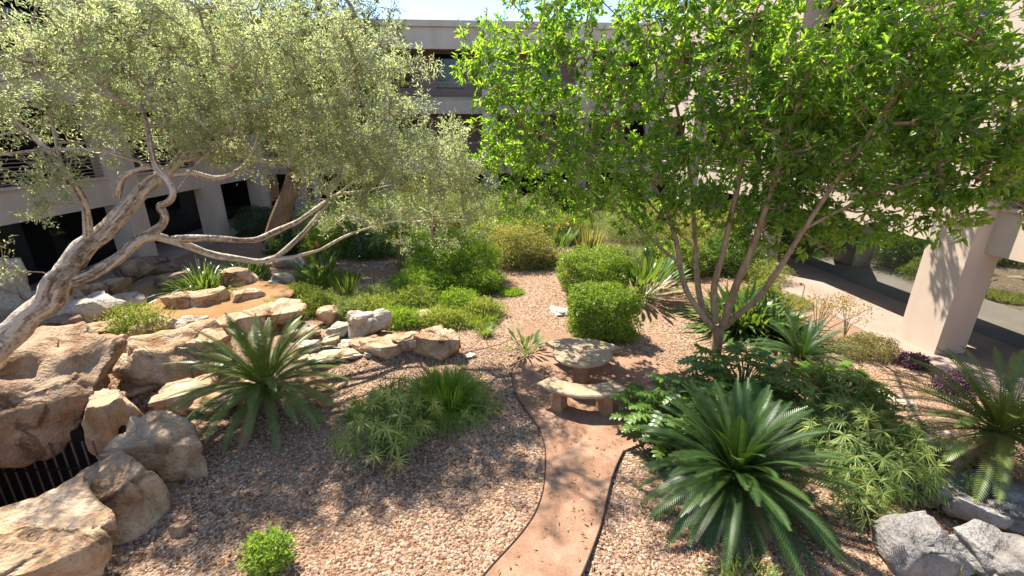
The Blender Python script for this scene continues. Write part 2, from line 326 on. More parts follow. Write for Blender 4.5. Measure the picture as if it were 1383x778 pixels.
def grid(xs, ys, fz, name, mat, mask=None):
    X, Y = np.meshgrid(xs, ys, indexing='ij'); V = np.stack([X, Y, fz(X, Y)], -1).reshape(-1, 3)
    i, j = np.meshgrid(np.arange(len(xs)-1), np.arange(len(ys)-1), indexing='ij'); n = len(ys)
    F = np.stack([i*n+j, (i+1)*n+j, (i+1)*n+j+1, i*n+j+1], -1).reshape(-1, 4)
    if mask is not None:
        cx = (X[:-1, :-1]+X[1:, 1:])/2; cy = (Y[:-1, :-1]+Y[1:, 1:])/2; F = F[mask(cx, cy).ravel()]
    b = MB(); b.add(V, F); return b.build(name, mat, smooth=True)
xs = np.concatenate([[-400, -120, -50, -28], np.arange(-20, 13.01, .14), [20, 30, 60, 150, 400]])
ys = np.concatenate([[-400, -120, -40, -12], np.arange(-4, 31.6, .14), [40, 60, 150, 500]])
tag(grid(xs, ys, tz, 'ground', M['ground']), kind='structure')

# concrete path with round table pad
left_e = [(640,800),(655,778),(700,730),(722,700),(733,670),(737,635),(736,605),(728,580),(712,560),(700,542),(692,522),(690,505),(698,492),(715,484)]
right_e = [(775,800),(787,778),(800,745),(812,712),(819,680),(824,655),(832,632),(842,612)]
pad_c = np.array([2.25, 8.0]); pad_r = 1.62
L2 = [G(*p)[:2] for p in left_e]; R2 = [G(*p)[:2] for p in right_e]
a0 = math.atan2(*(L2[-1]-pad_c)[::-1]); a1 = math.atan2(*(R2[-1]-pad_c)[::-1])
if a1 > a0: a1 -= 2*math.pi
arc = []
r0 = np.linalg.norm(L2[-1]-pad_c); r1 = np.linalg.norm(R2[-1]-pad_c)
for k in range(1, 30):
    t = k/30; a = a0+(a1-a0)*t; rr_ = pad_r+(r0-pad_r)*max(0, 1-6*t)+(r1-pad_r)*max(0, 6*t-5); arc.append(pad_c+rr_*np.array([math.cos(a), math.sin(a)]))
def smooth_line(P, n=6):
    P = np.array(P); t = np.arange(len(P)); ts = np.linspace(0, len(P)-1, (len(P)-1)*n+1)
    from_pts = np.stack([np.interp(ts, t, P[:, k]) for k in range(P.shape[1])], -1)
    for _ in range(n):
        from_pts[1:-1] = .25*from_pts[:-2]+.5*from_pts[1:-1]+.25*from_pts[2:]
    return from_pts
outline = np.concatenate([smooth_line(L2), smooth_line(arc, 2), smooth_line(R2[::-1])])
def in_poly(x, y, poly):
    inside = np.zeros(np.shape(x), bool); n = len(poly)
    for i in range(n):
        x1, y1 = poly[i]; x2, y2 = poly[(i+1) % n]
        c = ((y1 > y) != (y2 > y)) & (x < (x2-x1)*(y-y1)/((y2-y1) if abs(y2-y1) > 1e-9 else 1e-9)+x1); inside ^= c
    return inside
def sheet(name, poly, z, mat, thick=.06):
    import bmesh
    bm = bmesh.new(); vs = [bm.verts.new((p[0], p[1], z)) for p in poly]; f = bm.faces.new(vs); f.normal_update()
    if f.normal.z < 0: f.normal_flip()
    ext = bmesh.ops.extrude_face_region(bm, geom=[f]); nv = [v for v in ext['geom'] if isinstance(v, bmesh.types.BMVert)]
    for v in nv: v.co.z -= thick
    bmesh.ops.recalc_face_normals(bm, faces=bm.faces[:]); bmesh.ops.triangulate(bm, faces=[f for f in bm.faces if len(f.verts) > 4])
    me = bpy.data.meshes.new(name); bm.to_mesh(me); bm.free(); me.materials.append(mat); o = bpy.data.objects.new(name, me); C.objects.link(o); return o
tag(sheet('garden_path', outline, .05, M['path']), kind='structure')
def edging(pts, label):
    b = MB(); p = np.array([(x, y, .055) for x, y in pts]); b.tube(p, .010, 6); o = b.build('path_edging', M['edging'], origin=(p[0][0], p[0][1], 0))
    return tag(o, label, 'edging', 'metal edging along the curved path')
edging(smooth_line(L2), 'thin dark metal edging along the left side of the curved salmon path')
edging(smooth_line(R2), 'thin dark metal edging along the right side of the curved salmon path')
# walkway under the right wing
b = MB(); b.box(9.75, 16, -6, 31, -.1, .03); tag(b.build('walkway', M['walk']), kind='structure')
b = MB(); b.box(-17, -12.6, -6, 31, -.1, .03); tag(b.build('terrace', M['walk']), kind='structure')
b = MB(); b.box(-12.6, 9.75, 28.6, 32, -.1, .03); tag(b.build('far_pavement', M['walk']), kind='structure')

# ---------------------------------------------------------------- building wings
def wing(name, label, org, ux, vx, u0, u1, colu, rails, glass, zs, bay=6.5, posts=2.1, depth=4.2, colw=.95, dark_up=False):
    """org: world point of u=0 on the facade; ux along the facade, vx inwards; zs = (soffit, floor2, rail2, soffit3, floor3, rail3, parapet0, roof)"""
    r = root(name, label, 'building', (org[0], org[1], 0)); ux = np.array(ux); vx = np.array(vx)
    def bx(mb, a0, a1, v0, v1, z0, z1):
        p = [np.array([org[0], org[1]])+ux*a+vx*v for a in (a0, a1) for v in (v0, v1)]
        X = [q[0] for q in p]; Y = [q[1] for q in p]; mb.box(min(X), max(X), min(Y), max(Y), z0, z1); return mb
    s1, f2, r2, s3, f3, r3, p0, rf = zs
    bx(MB(), u0, u1, .12, .40, s1, f2).build('spandrel', M['stucco'], r)
    bx(MB(), u0, u1, .06, .42, f2+.003, f2+.07).build('coping', M['stucco'], r)
    bx(MB(), u0, u1, .12, .40, s3, f3).build('spandrel', M['stucco'], r)
    bx(MB(), u0, u1, .06, .42, f3+.003, f3+.07).build('coping', M['stucco'], r)
    bx(MB(), u0, u1, .10, .45, p0, rf-.35).build('parapet', M['stucco'], r)
    bx(MB(), u0, u1, -.05, .5, rf-.347, rf).build('roof_coping', M['stucco'], r)
    for z0, z1 in ((s1+.15, f2-.1), (s3+.15, f3-.1), (p0+.5, p0+.8)):
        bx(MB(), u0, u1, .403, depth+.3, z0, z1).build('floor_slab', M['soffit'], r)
    for z0, z1, gm in ((.0, s1+.15, glass), (f2-.1, s3+.15, M['glassd']), (f3-.1, p0+.5, M['glassd'])):
        vv = 2.05 if gm is glass else 2.5
        if z0 > 1 and not dark_up:
            bx(MB(), u0, u1, vv+.03, vv+.13, z0+.01, z1-.01).build('upper_wall', M['wallb'], r); k = u0+.8; q = 0
            while k < u1-2:
                wi = bx(MB(), k, k+1.9, vv-.02, vv+.025, z0+.9, z1-.5).build('window', M['glassd'], r)
                fm = MB(); bx(fm, k-.06, k, vv-.05, vv+.028, z0+.84, z1-.44); bx(fm, k+1.9, k+1.96, vv-.05, vv+.028, z0+.84, z1-.44); bx(fm, k+.002, k+1.898, vv-.05, vv+.028, z0+.84, z0+.9); bx(fm, k+.002, k+1.898, vv-.05, vv+.028, z1-.5, z1-.44); fm.build('frame', M['frame'], wi); k += 3.3
            continue
        g = bx(MB(), u0, u1, vv, vv+.1, z0+.01, z1-.01).build('glazing', gm, r)
        m = MB(); k = u0
        while k < u1:
            bx(m, k-.012, k+.012, vv-.02, vv-.003, z0+.02, z1-.02); k += 1.55
        bx(m, u0, u1, vv-.03, vv-.004, z0+.01, z0+.06)
        m.build('mullions', M['frame'], g)
    for c in colu:
        m = MB(); bx(m, c-colw/2, c+colw/2, -.22, .52, 0, rf-.37); m.build('column', M['stucco'], r)
    for (fz, rz) in ((f2+.07, r2), (f3+.07, r3)):
        rl = MB(); bx(rl, u0, u1, .18, .27, rz-.06, rz)
        n = 8
        for k in range(n): z = fz+.06+(rz-.1-fz-.06)*k/(n-1); bx(rl, u0, u1, .20, .235, z, z+.028)
        ro = rl.build('railing', M['metal'], r)
        k = u0+.5
        while k < u1:
            pm = MB(); bx(pm, k-.05, k+.05, .16, .30, fz, rz+.01); pm.build('post', M['metal'], ro); k += posts
    return r
ZS = (2.42, 3.33, 4.35, 5.75, 6.6, 7.65, 9.2, 10.6)
wl = wing('office_building', 'shaded pink stucco left wing with dark ground floor glass and slatted balcony rail', (-13.2, 0), (0, 1), (-1, 0), -6, 30.9, [11.2, 17.6, 22.9, 27.9], 0, M['glassd'], ZS, dark_up=True)
wr = wing('office_building', 'sunlit pink stucco right wing with mirror glass behind its thick column', (10.5, 0), (0, 1), (1, 0), -6, 30.9, [1.9, 9.0, 16.0, 22.8, 28.6], 0, M['glassr'], ZS)
ZF = (2.35, 3.3, 4.35, 6.1, 7.0, 8.0, 9.85, 11.4)
wf = wing('office_building', 'far wing of pink stucco with flat parapet against the blue sky', (0, 31), (1, 0), (0, 1), -17, 15, [-12.1, -6.2, 0.55, 6.6], 0, M['glassd'], ZF)
# glass door with plate and pull on the left wing
dr = root('glass_door', 'dark glass entrance door with small white notice under the left balcony', 'door', (-15.2, 12.9, 0))
MB().box(-15.23, -15.19, 12.3, 13.5, .04, 2.3).build('door_leaf', M['glassd'], dr)
m = MB(); m.box(-15.22, -15.15, 12.24, 12.3, .03, 2.36); m.box(-15.22, -15.15, 13.5, 13.56, .03, 2.36); m.box(-15.22, -15.15, 12.3, 13.5, 2.3, 2.36); m.build('door_frame', M['frame'], dr)
MB().tube([(-15.16, 13.3, .95), (-15.08, 13.3, 1.0), (-15.08, 13.3, 1.3), (-15.16, 13.3, 1.35)], .02, 6).build('handle', M['corr'], dr)
MB().box(-15.185, -15.175, 13.05, 13.3, 1.5, 1.68).build('notice', M['white'], dr)
# downpipe between the left wing and the far wing
dp = root('downpipe', 'pale ribbed vertical pipe beside the left column in the far corner', 'pipe', (-11.0, 30.6, 0))
m = MB(); m.tube([(-11.0, 30.6, 0), (-11.0, 30.6, 6.9)], .22, 14); m.build('pipe', M['corr'], dp)
for k in range(6): mm = MB(); mm.tube([(-11.0, 30.6, .5+k*1.1), (-11.0, 30.6, .58+k*1.1)], .25, 14); mm.build('collar', M['corr'], dp)

# ---------------------------------------------------------------- rocks
import bmesh
_bm = bmesh.new(); bmesh.ops.create_icosphere(_bm, subdivisions=5, radius=1); _bm.verts.ensure_lookup_table()
ICO_V = np.array([v.co[:] for v in _bm.verts]); ICO_F = np.array([[v.index for v in f.verts] for f in _bm.faces]); _bm.free()
_bm = bmesh.new(); bmesh.ops.create_icosphere(_bm, subdivisions=4, radius=1); _bm.verts.ensure_lookup_table()
ICS_V = np.array([v.co[:] for v in _bm.verts]); ICS_F = np.array([[v.index for v in f.verts] for f in _bm.faces]); _bm.free()
def boulder(label, c, s, mat='rock', seed=1, flat=.55, rot=0, cuts=12, name='boulder', group='sandstone boulders around the pond', rough=.05, tilt=(0, 0), cat=None):
    """c = centre on the ground (x, y, z of the bottom), s = full size"""
    rg = np.random.default_rng(seed); big = max(s) > 1.0
    V = (ICO_V if big else ICS_V).copy(); F = ICO_F if big else ICS_F
    V = np.sign(V)*np.abs(V)**.7
    pl = [(unit(np.array([tilt[0], tilt[1], 1.])), flat)]
    for k in range(cuts):
        n = rg.normal(size=3); n[2] *= .55; pl.append((unit(n), rg.uniform(.58, .85)))
    for n, d in pl:
        h = V@n-d; V = V-np.where(h > 0, h*.98, 0)[:, None]*n
    o = rg.uniform(0, 99, 3); sz = np.array(s)/2
    W = V*sz; nm = unit(V)
    dsp = np.array([noise.fractal(Vector(w*1.6+o), 1.0, 2.1, 5) for w in W]); W = W+nm*(dsp*rough*min(max(s), 2.2))[:, None]
    fr_s = 1.9/max(.5, min(max(s), 1.9)); dep = .05*min(max(s), 1.6)
    for i_, w in enumerate(W):
        q_ = Vector((w*fr_s+o)); q_ += noise.noise_vector(q_*1.3)*.35
        dd_, pp_ = noise.voronoi(q_); e_ = dd_[1]-dd_[0]; hsh = math.sin(pp_[0].x*127.1+pp_[0].y*311.7+pp_[0].z*74.7)*.5
        W[i_] += nm[i_]*dep*(hsh*.9-.85*math.exp(-(e_/.07)**2))
    layer = np.array([noise.noise(Vector((w[0]*.7+o[0], w[1]*.7, w[2]*5+o[2]))) for w in W]); W += nm*(layer*rough*.45)[:, None]
    lo = W[:, 2].min(); hi = W[:, 2].max(); W[:, 2] = (W[:, 2]-lo)/(hi-lo)*s[2]*1.15-.15*s[2]
    cr, sr = math.cos(rot), math.sin(rot); W[:, :2] = W[:, :2]@np.array([[cr, sr], [-sr, cr]])
    W = W+np.array(c); b = MB(); b.add(W, F)
    ob = b.build(name, M[mat], smooth=True, origin=tuple(c)); tag(ob, label, cat or ('boulder' if name == 'boulder' else 'rock'), group); return ob
def rk(label, px, py, wpx, hpx, mat='rock', seed=1, dpt=.75, flat=.5, z=None, hfac=1.0, **k):
    """front foot at pixel (px, py); visible width and height in photo pixels; dpt = depth/width"""
    p = T(px, py) if z is None else G(px, py, z)
    d = np.linalg.norm(p-np.array([0, 0, CAM_H])); w = wpx*d/FPX*.93
    uu = (px-691.5)/FPX; w = w/math.sqrt(1+.35*uu*uu)
    dep = w*dpt; el = math.atan2(CAM_H-p[2], math.hypot(p[0], p[1]))
    h = max(.12, (hpx*d/FPX/math.sqrt(1+.2*uu*uu)-dep*math.sin(el)*.8)/math.cos(el))*hfac
    dirn = unit(np.array([p[0], p[1]])); c = (p[0]+dirn[0]*dep*.45, p[1]+dirn[1]*dep*.45, p[2]-.04)
    return boulder(label, c, (w*1.05, dep, h), mat, seed, flat, rot=math.atan2(-dirn[0], dirn[1]), **k)
# the row at lower left and the cave (world positions)
boulder('largest smooth tan boulder in the bottom left corner of the garden', (-5.3, 4.05, -.35), (2.0, 1.4, 1.25), 'rock', 21, .55, .35, 6, tilt=(.1, -.15))
boulder('tan boulder second from the corner, between two larger ones', (-4.85, 4.85, -.3), (1.15, 1.1, 1.08), 'rock', 22, .55, .6, 6, tilt=(-.25, -.1))
boulder('squarish tan boulder with long cracks, last of the lower left row beside the gravel', (-4.85, 5.75, -.25), (1.5, 1.2, 1.05), 'rock', 23, .55, .3, 7, tilt=(.15, -.1))
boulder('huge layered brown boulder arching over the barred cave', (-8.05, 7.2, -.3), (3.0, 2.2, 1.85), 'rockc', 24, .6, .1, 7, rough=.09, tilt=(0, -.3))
boulder('upright tan boulder at the left edge beside the cave bars', (-7.9, 5.0, -1.5), (1.4, 1.3, 1.85), 'rock', 25, .6, .2, 7)
boulder('small pale boulder at the far bottom left corner in front of the largest one', (-5.2, 3.35, -.1), (.8, .5, .55), 'rock', 26, .5, .2, 6)
boulder('dark boulder hanging at the right end of the cave roof', (-6.5, 6.95, -.35), (.9, 1.0, 1.0), 'rock', 27, .6, .2, 6)
rk('flat tan slab behind the squarish cracked boulder', 225, 572, 150, 42, seed=31, dpt=.55, flat=.4)
rk('narrow tan slab reaching towards the left cycad', 320, 560, 120, 40, seed=32, dpt=.5, flat=.4)
rk('small flat stone above the fern gap', 178, 545, 50, 26, seed=33)
rk('second small flat stone beside the fern gap', 205, 533, 52, 24, seed=34)
rk('big block with a flat sunlit top left of the cycad', 235, 531, 132, 84, seed=35, dpt=.75, flat=.5, tilt=(.08, -.1))
rk('rounded block wedged right of the flat topped block', 288, 512, 66, 60, seed=36)
rk('long flat topped boulder on the pond rim behind the cycad', 350, 454, 126, 46, seed=37, dpt=.6)
rk('oval sunlit boulder lying in the shallow pond', 278, 422, 88, 34, seed=38, dpt=.6, z=.3)
rk('small orange tan boulder at the back of the pond near the leaning trunk', 144, 410, 72, 26, seed=39, dpt=.5)
rk('whitish jagged rock just right of the leaning trunk', 128, 443, 92, 40, 'rockw', 40, dpt=.55)
rk('small whitish rock tucked against the leaning trunk', 86, 432, 42, 26, 'rockw', 41)
rk('long flat stone under the whitish rock', 128, 462, 92, 26, 'rock', 42, dpt=.5)
rk('dark sided slab propped at the foot of the leaning trunk', 72, 462, 58, 28, 'rockb', 43, dpt=.6)
rk('rounded stone above the fern', 103, 486, 54, 38, seed=44)
rk('tiny round stone above the fern', 132, 470, 20, 16, 'rockw', 45)
rk('broad sloping slab under the leaning trunk', 38, 480, 120, 38, seed=46, dpt=.6)
rk('flat tan stone between fern and block', 150, 492, 60, 34, seed=47)
rk('tall rounded boulder at the left frame edge', 6, 442, 66, 76, 'rockw', 48, dpt=.8)
rk('low pale boulder between left edge boulder and trunk', 48, 432, 60, 32, 'rockw', 49)
rk('small pale stone right of the leaning trunk base', 95, 412, 38, 20, 'rock', 50)
rk('white split boulder beyond the cycad crown', 496, 458, 72, 44, 'rockw', 52, dpt=.65, flat=.6)
q = T(592, 476); boulder('large angular boulder at the right end of the rock row', (q[0], q[1], -.03), (1.35, 1.0, .66), 'rock', 253, .42, .25, 14, tilt=(.12, -.12))
rk('block boulder left of the large angular one', 524, 489, 74, 42, 'rock', 154, dpt=.9, flat=.42)
rk('small rounded boulder behind the large angular one', 574, 440, 36, 24, 'rock', 55)
rk('flat pale slab at the foot of the white split boulder', 470, 470, 70, 16, 'rockw', 56, dpt=.5)
rk('low flat slab right of the cycad crown', 455, 492, 92, 24, 'rock', 57, dpt=.45)
rk('tan stone left of the white split boulder', 444, 441, 38, 30, 'rock', 58)
rk('tan stone on the stream edge above the cycad', 418, 462, 46, 24, 'rock', 59)
rk('small white rock under the orange flowers', 385, 390, 40, 24, 'rockw', 60)
rk('round shaded boulder between strappy leaves and white rock', 325, 394, 46, 32, 'rock', 61)
rk('small pale rock behind the white one', 392, 364, 38, 20, 'rockw', 62)
rk('flat grey rock among the feathery ground cover', 599, 392, 42, 16, 'rockg', 63, dpt=.5)
rk('brown boulder behind the thin trunks', 552, 360, 40, 24, 'rockb', 64)
rk('far whitish rock beyond the rounded fern bush', 600, 326, 44, 22, 'rockw', 65)
rk('far brown boulder right of the short palm', 570, 338, 40, 22, 'rockb', 66)
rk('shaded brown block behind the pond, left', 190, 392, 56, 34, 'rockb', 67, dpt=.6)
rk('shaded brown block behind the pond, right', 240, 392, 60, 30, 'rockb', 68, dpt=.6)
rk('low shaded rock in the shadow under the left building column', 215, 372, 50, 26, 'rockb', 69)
rk('flat tan stone half buried in gravel beside the round hedge', 760, 428, 42, 24, 'rockw', 70, dpt=1.0, hfac=.5)
rk('flat tan stone in the far gravel right of the bird of paradise', 900, 392, 52, 18, 'rock', 71, dpt=.8, hfac=.5)
rk('far pale rock between yellow flowers and building', 745, 306, 40, 18, 'rockw', 72)
rk('rim stone under the right end of the yellow pond plant', 218, 456, 62, 30, 'rock', 171)
rk('rim stone between the pond plant and the long flat boulder', 262, 450, 56, 26, 'rockw', 172)
rk('rim stone at the right end of the pond under the strap leaves', 338, 414, 54, 28, 'rock', 173)
rk('rim stone at the left end of the pond beside the whitish rock', 168, 428, 46, 28, 'rockw', 174)
rk('stone filling the gap left of the large angular boulder', 556, 480, 52, 36, 'rock', 175, flat=.45)
rk('low cream stone in front of the white split boulder', 495, 478, 58, 26, 'rock', 176, flat=.45)
rk('cream stone behind the pale slab in the rock row', 462, 458, 42, 26, 'rockw', 177)
rk('broad cream block between the flat topped block and squarish boulder', 258, 560, 80, 46, 'rock', 178, flat=.45)
rk('small loose stone on the open gravel', 249, 724, 26, 20, 'rock', 73)
rk('tan stone between the stream and the dry gravel', 690, 508, 6, 5, 'rockb', 74)
boulder('grey boulder at the lower right nearest the cycad', (5.1, 3.65, -.05), (.95, .8, .55), 'rockg', 81, .6, -.2, 7, tilt=(0, -.1))
boulder('broad grey slab at the right edge behind two others', (6.6, 4.2, -.05), (1.9, 1.0, .5), 'rockg', 82, .45, -.2, 6, rough=.03)
boulder('smooth grey boulder in the lower right corner', (5.95, 3.45, -.05), (1.45, .95, .5), 'rockg', 83, .5, -.3, 6, rough=.03)
STONES = ['stone right of the flat slab behind the squarish cracked boulder', 'stone on top end of the flat slab near the cycad trunk', 'stone under the left fronds of the left sago palm', 'stone between long flat boulder and the cycad crown', 'stone left of the pale slab by the white split boulder', 'stone in the shade of the right cycad fronds', 'stone at the foot of the block boulder in the rock row', 'stone touching the left of the white split boulder', 'stone by the shaded boulder under the strap leaves', 'stone next to the small white rock near the orange flowers', 'stone tucked below the long flat topped boulder', 'stone in front of the small flat stones by the fern', 'smallest stone beside the trailing fern', "stone on the cave boulder's upper left shoulder", 'stone between the fern and the rounded stone above it', 'stone alone at the right foot of the large angular boulder', 'stone at the stream under the left bird of paradise', 'stone in the yellow green grass behind the long flat boulder', 'stone half hidden in the feathery ground cover', 'stone between fern gap and flat topped block', 'stone on the sloping slab near the left frame edge']
for k, (px, py, w, h_) in enumerate([(300,548,36,20),(268,556,44,22),(340,530,30,18),(420,478,34,20),(448,470,30,18),(408,492,40,18),(500,486,26,16),(478,444,28,18),(352,372,26,16),(372,392,30,16),(300,470,36,22),(180,560,40,24),(190,548,30,16),(60,505,50,26),(110,512,34,20),(635,486,22,12),(430,405,24,14),(410,398,22,14),(545,408,24,12),(160,508,30,18),(20,500,40,20)]):
    rk('small broken '+STONES[k], px, py, w, h_, 'rock' if k % 3 else 'rockw', 120+k, name='stone', group='small broken stones between boulders', cat='stone')
for k, (px, py, w) in enumerate([(1248, 582, 60), (1265, 610, 66), (1205, 545, 52)]):
    rk(['pale flat stepping stone left of the right cycad', 'lowest pale stepping stone by the right cycad trunk', 'farthest pale stepping stone towards the purple plant'][k], px, py, w, 24, 'rockw', 84+k, dpt=.7, hfac=.3, name='stepping_stone', group='flat stepping stones')

# cave bars
gr = root('cave_grille', 'dark vertical bars closing the cave under the brown boulder', 'grille', (-7.4, 6.45, -1.5))
for k in range(15):
    x = -8.9+k*.17; MB().tube([(x, 6.5, -1.5), (x, 6.55, .02)], .014, 6).build('bar', M['bar'], gr)
m = MB(); m.tube([(-9, 6.47, -.45), (-6.2, 6.47, -.45)], .016, 6); m.build('cross_bar', M['black'], gr)
MB().box(-9.3, -6.2, 6.75, 6.85, -1.6, .1).build('cave_shade_panel', M['black'], gr)  # near-black panel added behind the bars, paints the cave's deep shade
# pond
m = MB(); a = np.linspace(0, 2*math.pi, 48, endpoint=False); pc = (-8.3, 12.2)
P = np.stack([pc[0]+2.8*np.cos(a), pc[1]+1.75*np.sin(a), np.full(48, .47)], -1); m.add(np.vstack([P, [[pc[0], pc[1], .47]]]), [(i, (i+1) % 48, 48) for i in range(48)])
tag(m.build('pond_water', M['water']), kind='structure')

# ---------------------------------------------------------------- loose pebbles (uncountable)
def pebbles(n, x0, x1, y0, y1, s0, s1, name):
    _b = bmesh.new(); bmesh.ops.create_icosphere(_b, subdivisions=1, radius=1); _b.verts.ensure_lookup_table()
    v = np.array([q.co[:] for q in _b.verts]); f = np.array([[q.index for q in p.verts] for p in _b.faces]); _b.free()
    x = rng.uniform(x0, x1, n); y = rng.uniform(y0, y1, n)
    nzv = np.array([noise.noise(Vector((a*.55+3, b*.55, 1.5)))+.35*noise.noise(Vector((a*2.1, b*2.1, 4))) for a, b in zip(x, y)]); onp = in_poly(x, y, outline)
    keep = (~onp | (rng.random(n) < .008)) & ((nzv < .22) | (rng.random(n) < .3)) & ~((np.abs(x+7.6) < 2.2) & (np.abs(y-6) < 1.8)); x = x[keep]; y = y[keep]; onp = onp[keep]; n = len(x)
    s = rng.uniform(s0, s1, n); S = np.stack([s*rng.uniform(.8, 1.35, n), s*rng.uniform(.7, 1.1, n), s*rng.uniform(.4, .75, n)], -1)
    a = rng.uniform(0, 6.28, n); V = v[None]*(1+rng.normal(0, .13, (n, len(v), 1)))*S[:, None]
    c, s_ = np.cos(a)[:, None], np.sin(a)[:, None]; V = np.stack([c*V[..., 0]-s_*V[..., 1], s_*V[..., 0]+c*V[..., 1], V[..., 2]], -1)
    V += np.stack([x, y, np.where(onp, .05, tz(x, y))+S[:, 2]*.35], -1)[:, None]
    F = (f[None]+(np.arange(n)*len(v))[:, None, None]).reshape(-1, 3)
    b = MB(); b.add(V.reshape(-1, 3), F, np.repeat(np.clip(rng.beta(2, 2, n), 0, 1), len(f)))
    o = b.build(name, M['pebble']); return o
# ponds of pebbles close to the camera are real stones, farther ones are in the ground material
tag(pebbles(66000, -6.5, 3.6, 3.2, 9.6, .009, .023, 'gravel'), 'reddish tan gravel covering the open bed left of the path', 'gravel', kind='stuff')
tag(pebbles(24000, 1.0, 9.5, 3.0, 9.6, .009, .024, 'gravel'), 'reddish tan gravel under the plants right of the path', 'gravel', kind='stuff')

m = MB(); n = 5200; x = rng.uniform(-6, 9.2, n); y = rng.uniform(3.2, 17, n); k_ = ~((np.abs(x+7.6) < 2.3) & (np.abs(y-6) < 1.9)); x, y = x[k_], y[k_]; n = len(x)
D = rdir(n)*np.array([1, 1, .15]); D = unit(D); m.leaves(np.stack([x, y, np.maximum(tz(x, y), .05*in_poly(x, y, outline))+.022], -1), D, unit(rdir(n)*.35+np.array([0, 0, 1.])), rng.uniform(.03, .09, n), rng.uniform(.01, .03, n))
tag(m.build('leaf_litter', M['l_dry']), 'dry tan leaves scattered over gravel and path', 'leaf litter', kind='stuff')

# ---------------------------------------------------------------- table and benches
tc = G(784, 520)[:2]; tx, ty = float(tc[0]), float(tc[1])
tb = root('picnic_table', 'round cast stone garden table on a drum pedestal on the salmon pad', 'table', (tx, ty, .05))
def round_slab(mb, cx, cy, r0, r1, a0, a1, z0, z1, n=40, wob=.012):
    a = np.linspace(a0, a1, n); rr = rng.normal(0, wob, n)
    rin = r0+rr*.6; ro = r1+rng.normal(0, wob, n)
    ee = .02
    prof = [(rin, z0), (ro-ee, z0), (ro, z0+ee), (ro, z1-ee), (ro-ee, z1), (rin+ee, z1), (rin, z1-ee)]
    V = np.stack([np.stack([cx+r*np.cos(a), cy+r*np.sin(a), np.full(n, z)], -1) for r, z in prof], 1).reshape(-1, 3)
    q = len(prof); F = [(i*q+j, i*q+(j+1) % q, (i+1)*q+(j+1) % q, (i+1)*q+j) for i in range(n-1) for j in range(q)]
    mb.add(V, F)
    for e in (0, n-1): mb.add(V[e*q:(e+1)*q], [tuple(range(q))[::(1 if e else -1)]])
m = MB(); a = np.arange(40)*2*math.pi/40; wob = 1+.03*np.interp(np.arange(40), np.arange(0, 41, 4), np.append(rng.normal(0, 1, 10), 0))
rings = [(.0, .64), (.53, .635), (.60, .655), (.61, .70), (.59, .715), (0.0, .715)]
V = np.concatenate([np.stack([tx+r*wob*np.cos(a)*.97, ty+r*wob*np.sin(a)*.82, np.full(40, z)], -1) for r, z in rings])
m.add(V, [(i*40+j, i*40+(j+1) % 40, (i+1)*40+(j+1) % 40, (i+1)*40+j) for i in range(5) for j in range(40)]); m.build('tabletop', M['bench'], tb)
m = MB(); m.lathe([(0, .05), (.15, .05), (.175, .2), (.185, .38), (.175, .52), (.14, .642), (0, .642)], tx, ty, 28); m.build('pedestal', M['benchleg'], tb, smooth=True)
for k, (ang, lab) in enumerate(((-101, 'curved cast stone bench in front of the round table'), (76, 'curved cast stone bench half hidden behind the round table'))):
    bn = root('curved_bench', lab, 'bench', (tx+.98*math.cos(R(ang)), ty+.98*math.sin(R(ang)), .05), 'benches around the stone table')
    m = MB(); round_slab(m, tx, ty, .78, 1.18, R(ang-44), R(ang+44), .42, .50, 30, .01); m.build('seat', M['bench'], bn)
    for s in (-1, 1):
        a_ = R(ang+s*24); ca, sa = math.cos(a_), math.sin(a_); mm = MB(); vv = []
        for z, hw, hd in ((.05, .10, .15), (.42, .075, .12)):
            for (i, j) in ((-1, -1), (1, -1), (1, 1), (-1, 1)):
                rad = 1.0+j*hd; vv.append((tx+rad*ca-sa*i*hw, ty+rad*sa+ca*i*hw, z))
        mm.add(vv, [(0,1,5,4),(1,2,6,5),(2,3,7,6),(3,0,4,7),(3,2,1,0),(4,5,6,7)]); mm.build('leg', M['benchleg'], bn)
# path light stake
pl = root('garden_light', 'thin pink hooked garden light beside the sunlit walkway', 'light', tuple(T(1082, 408)))
q = T(1082, 408); m = MB(); m.tube([q+np.array([0, 0, -.05]), q+np.array([0, 0, .48]), q+np.array([-.04, 0, .56]), q+np.array([-.12, 0, .60])], .018, 6); m.build('post', M['stucco'], pl)
MB().tube([q+np.array([-.10, 0, .575]), q+np.array([-.19, 0, .60])], .035, 8).build('lamp_head', M['metal'], pl)

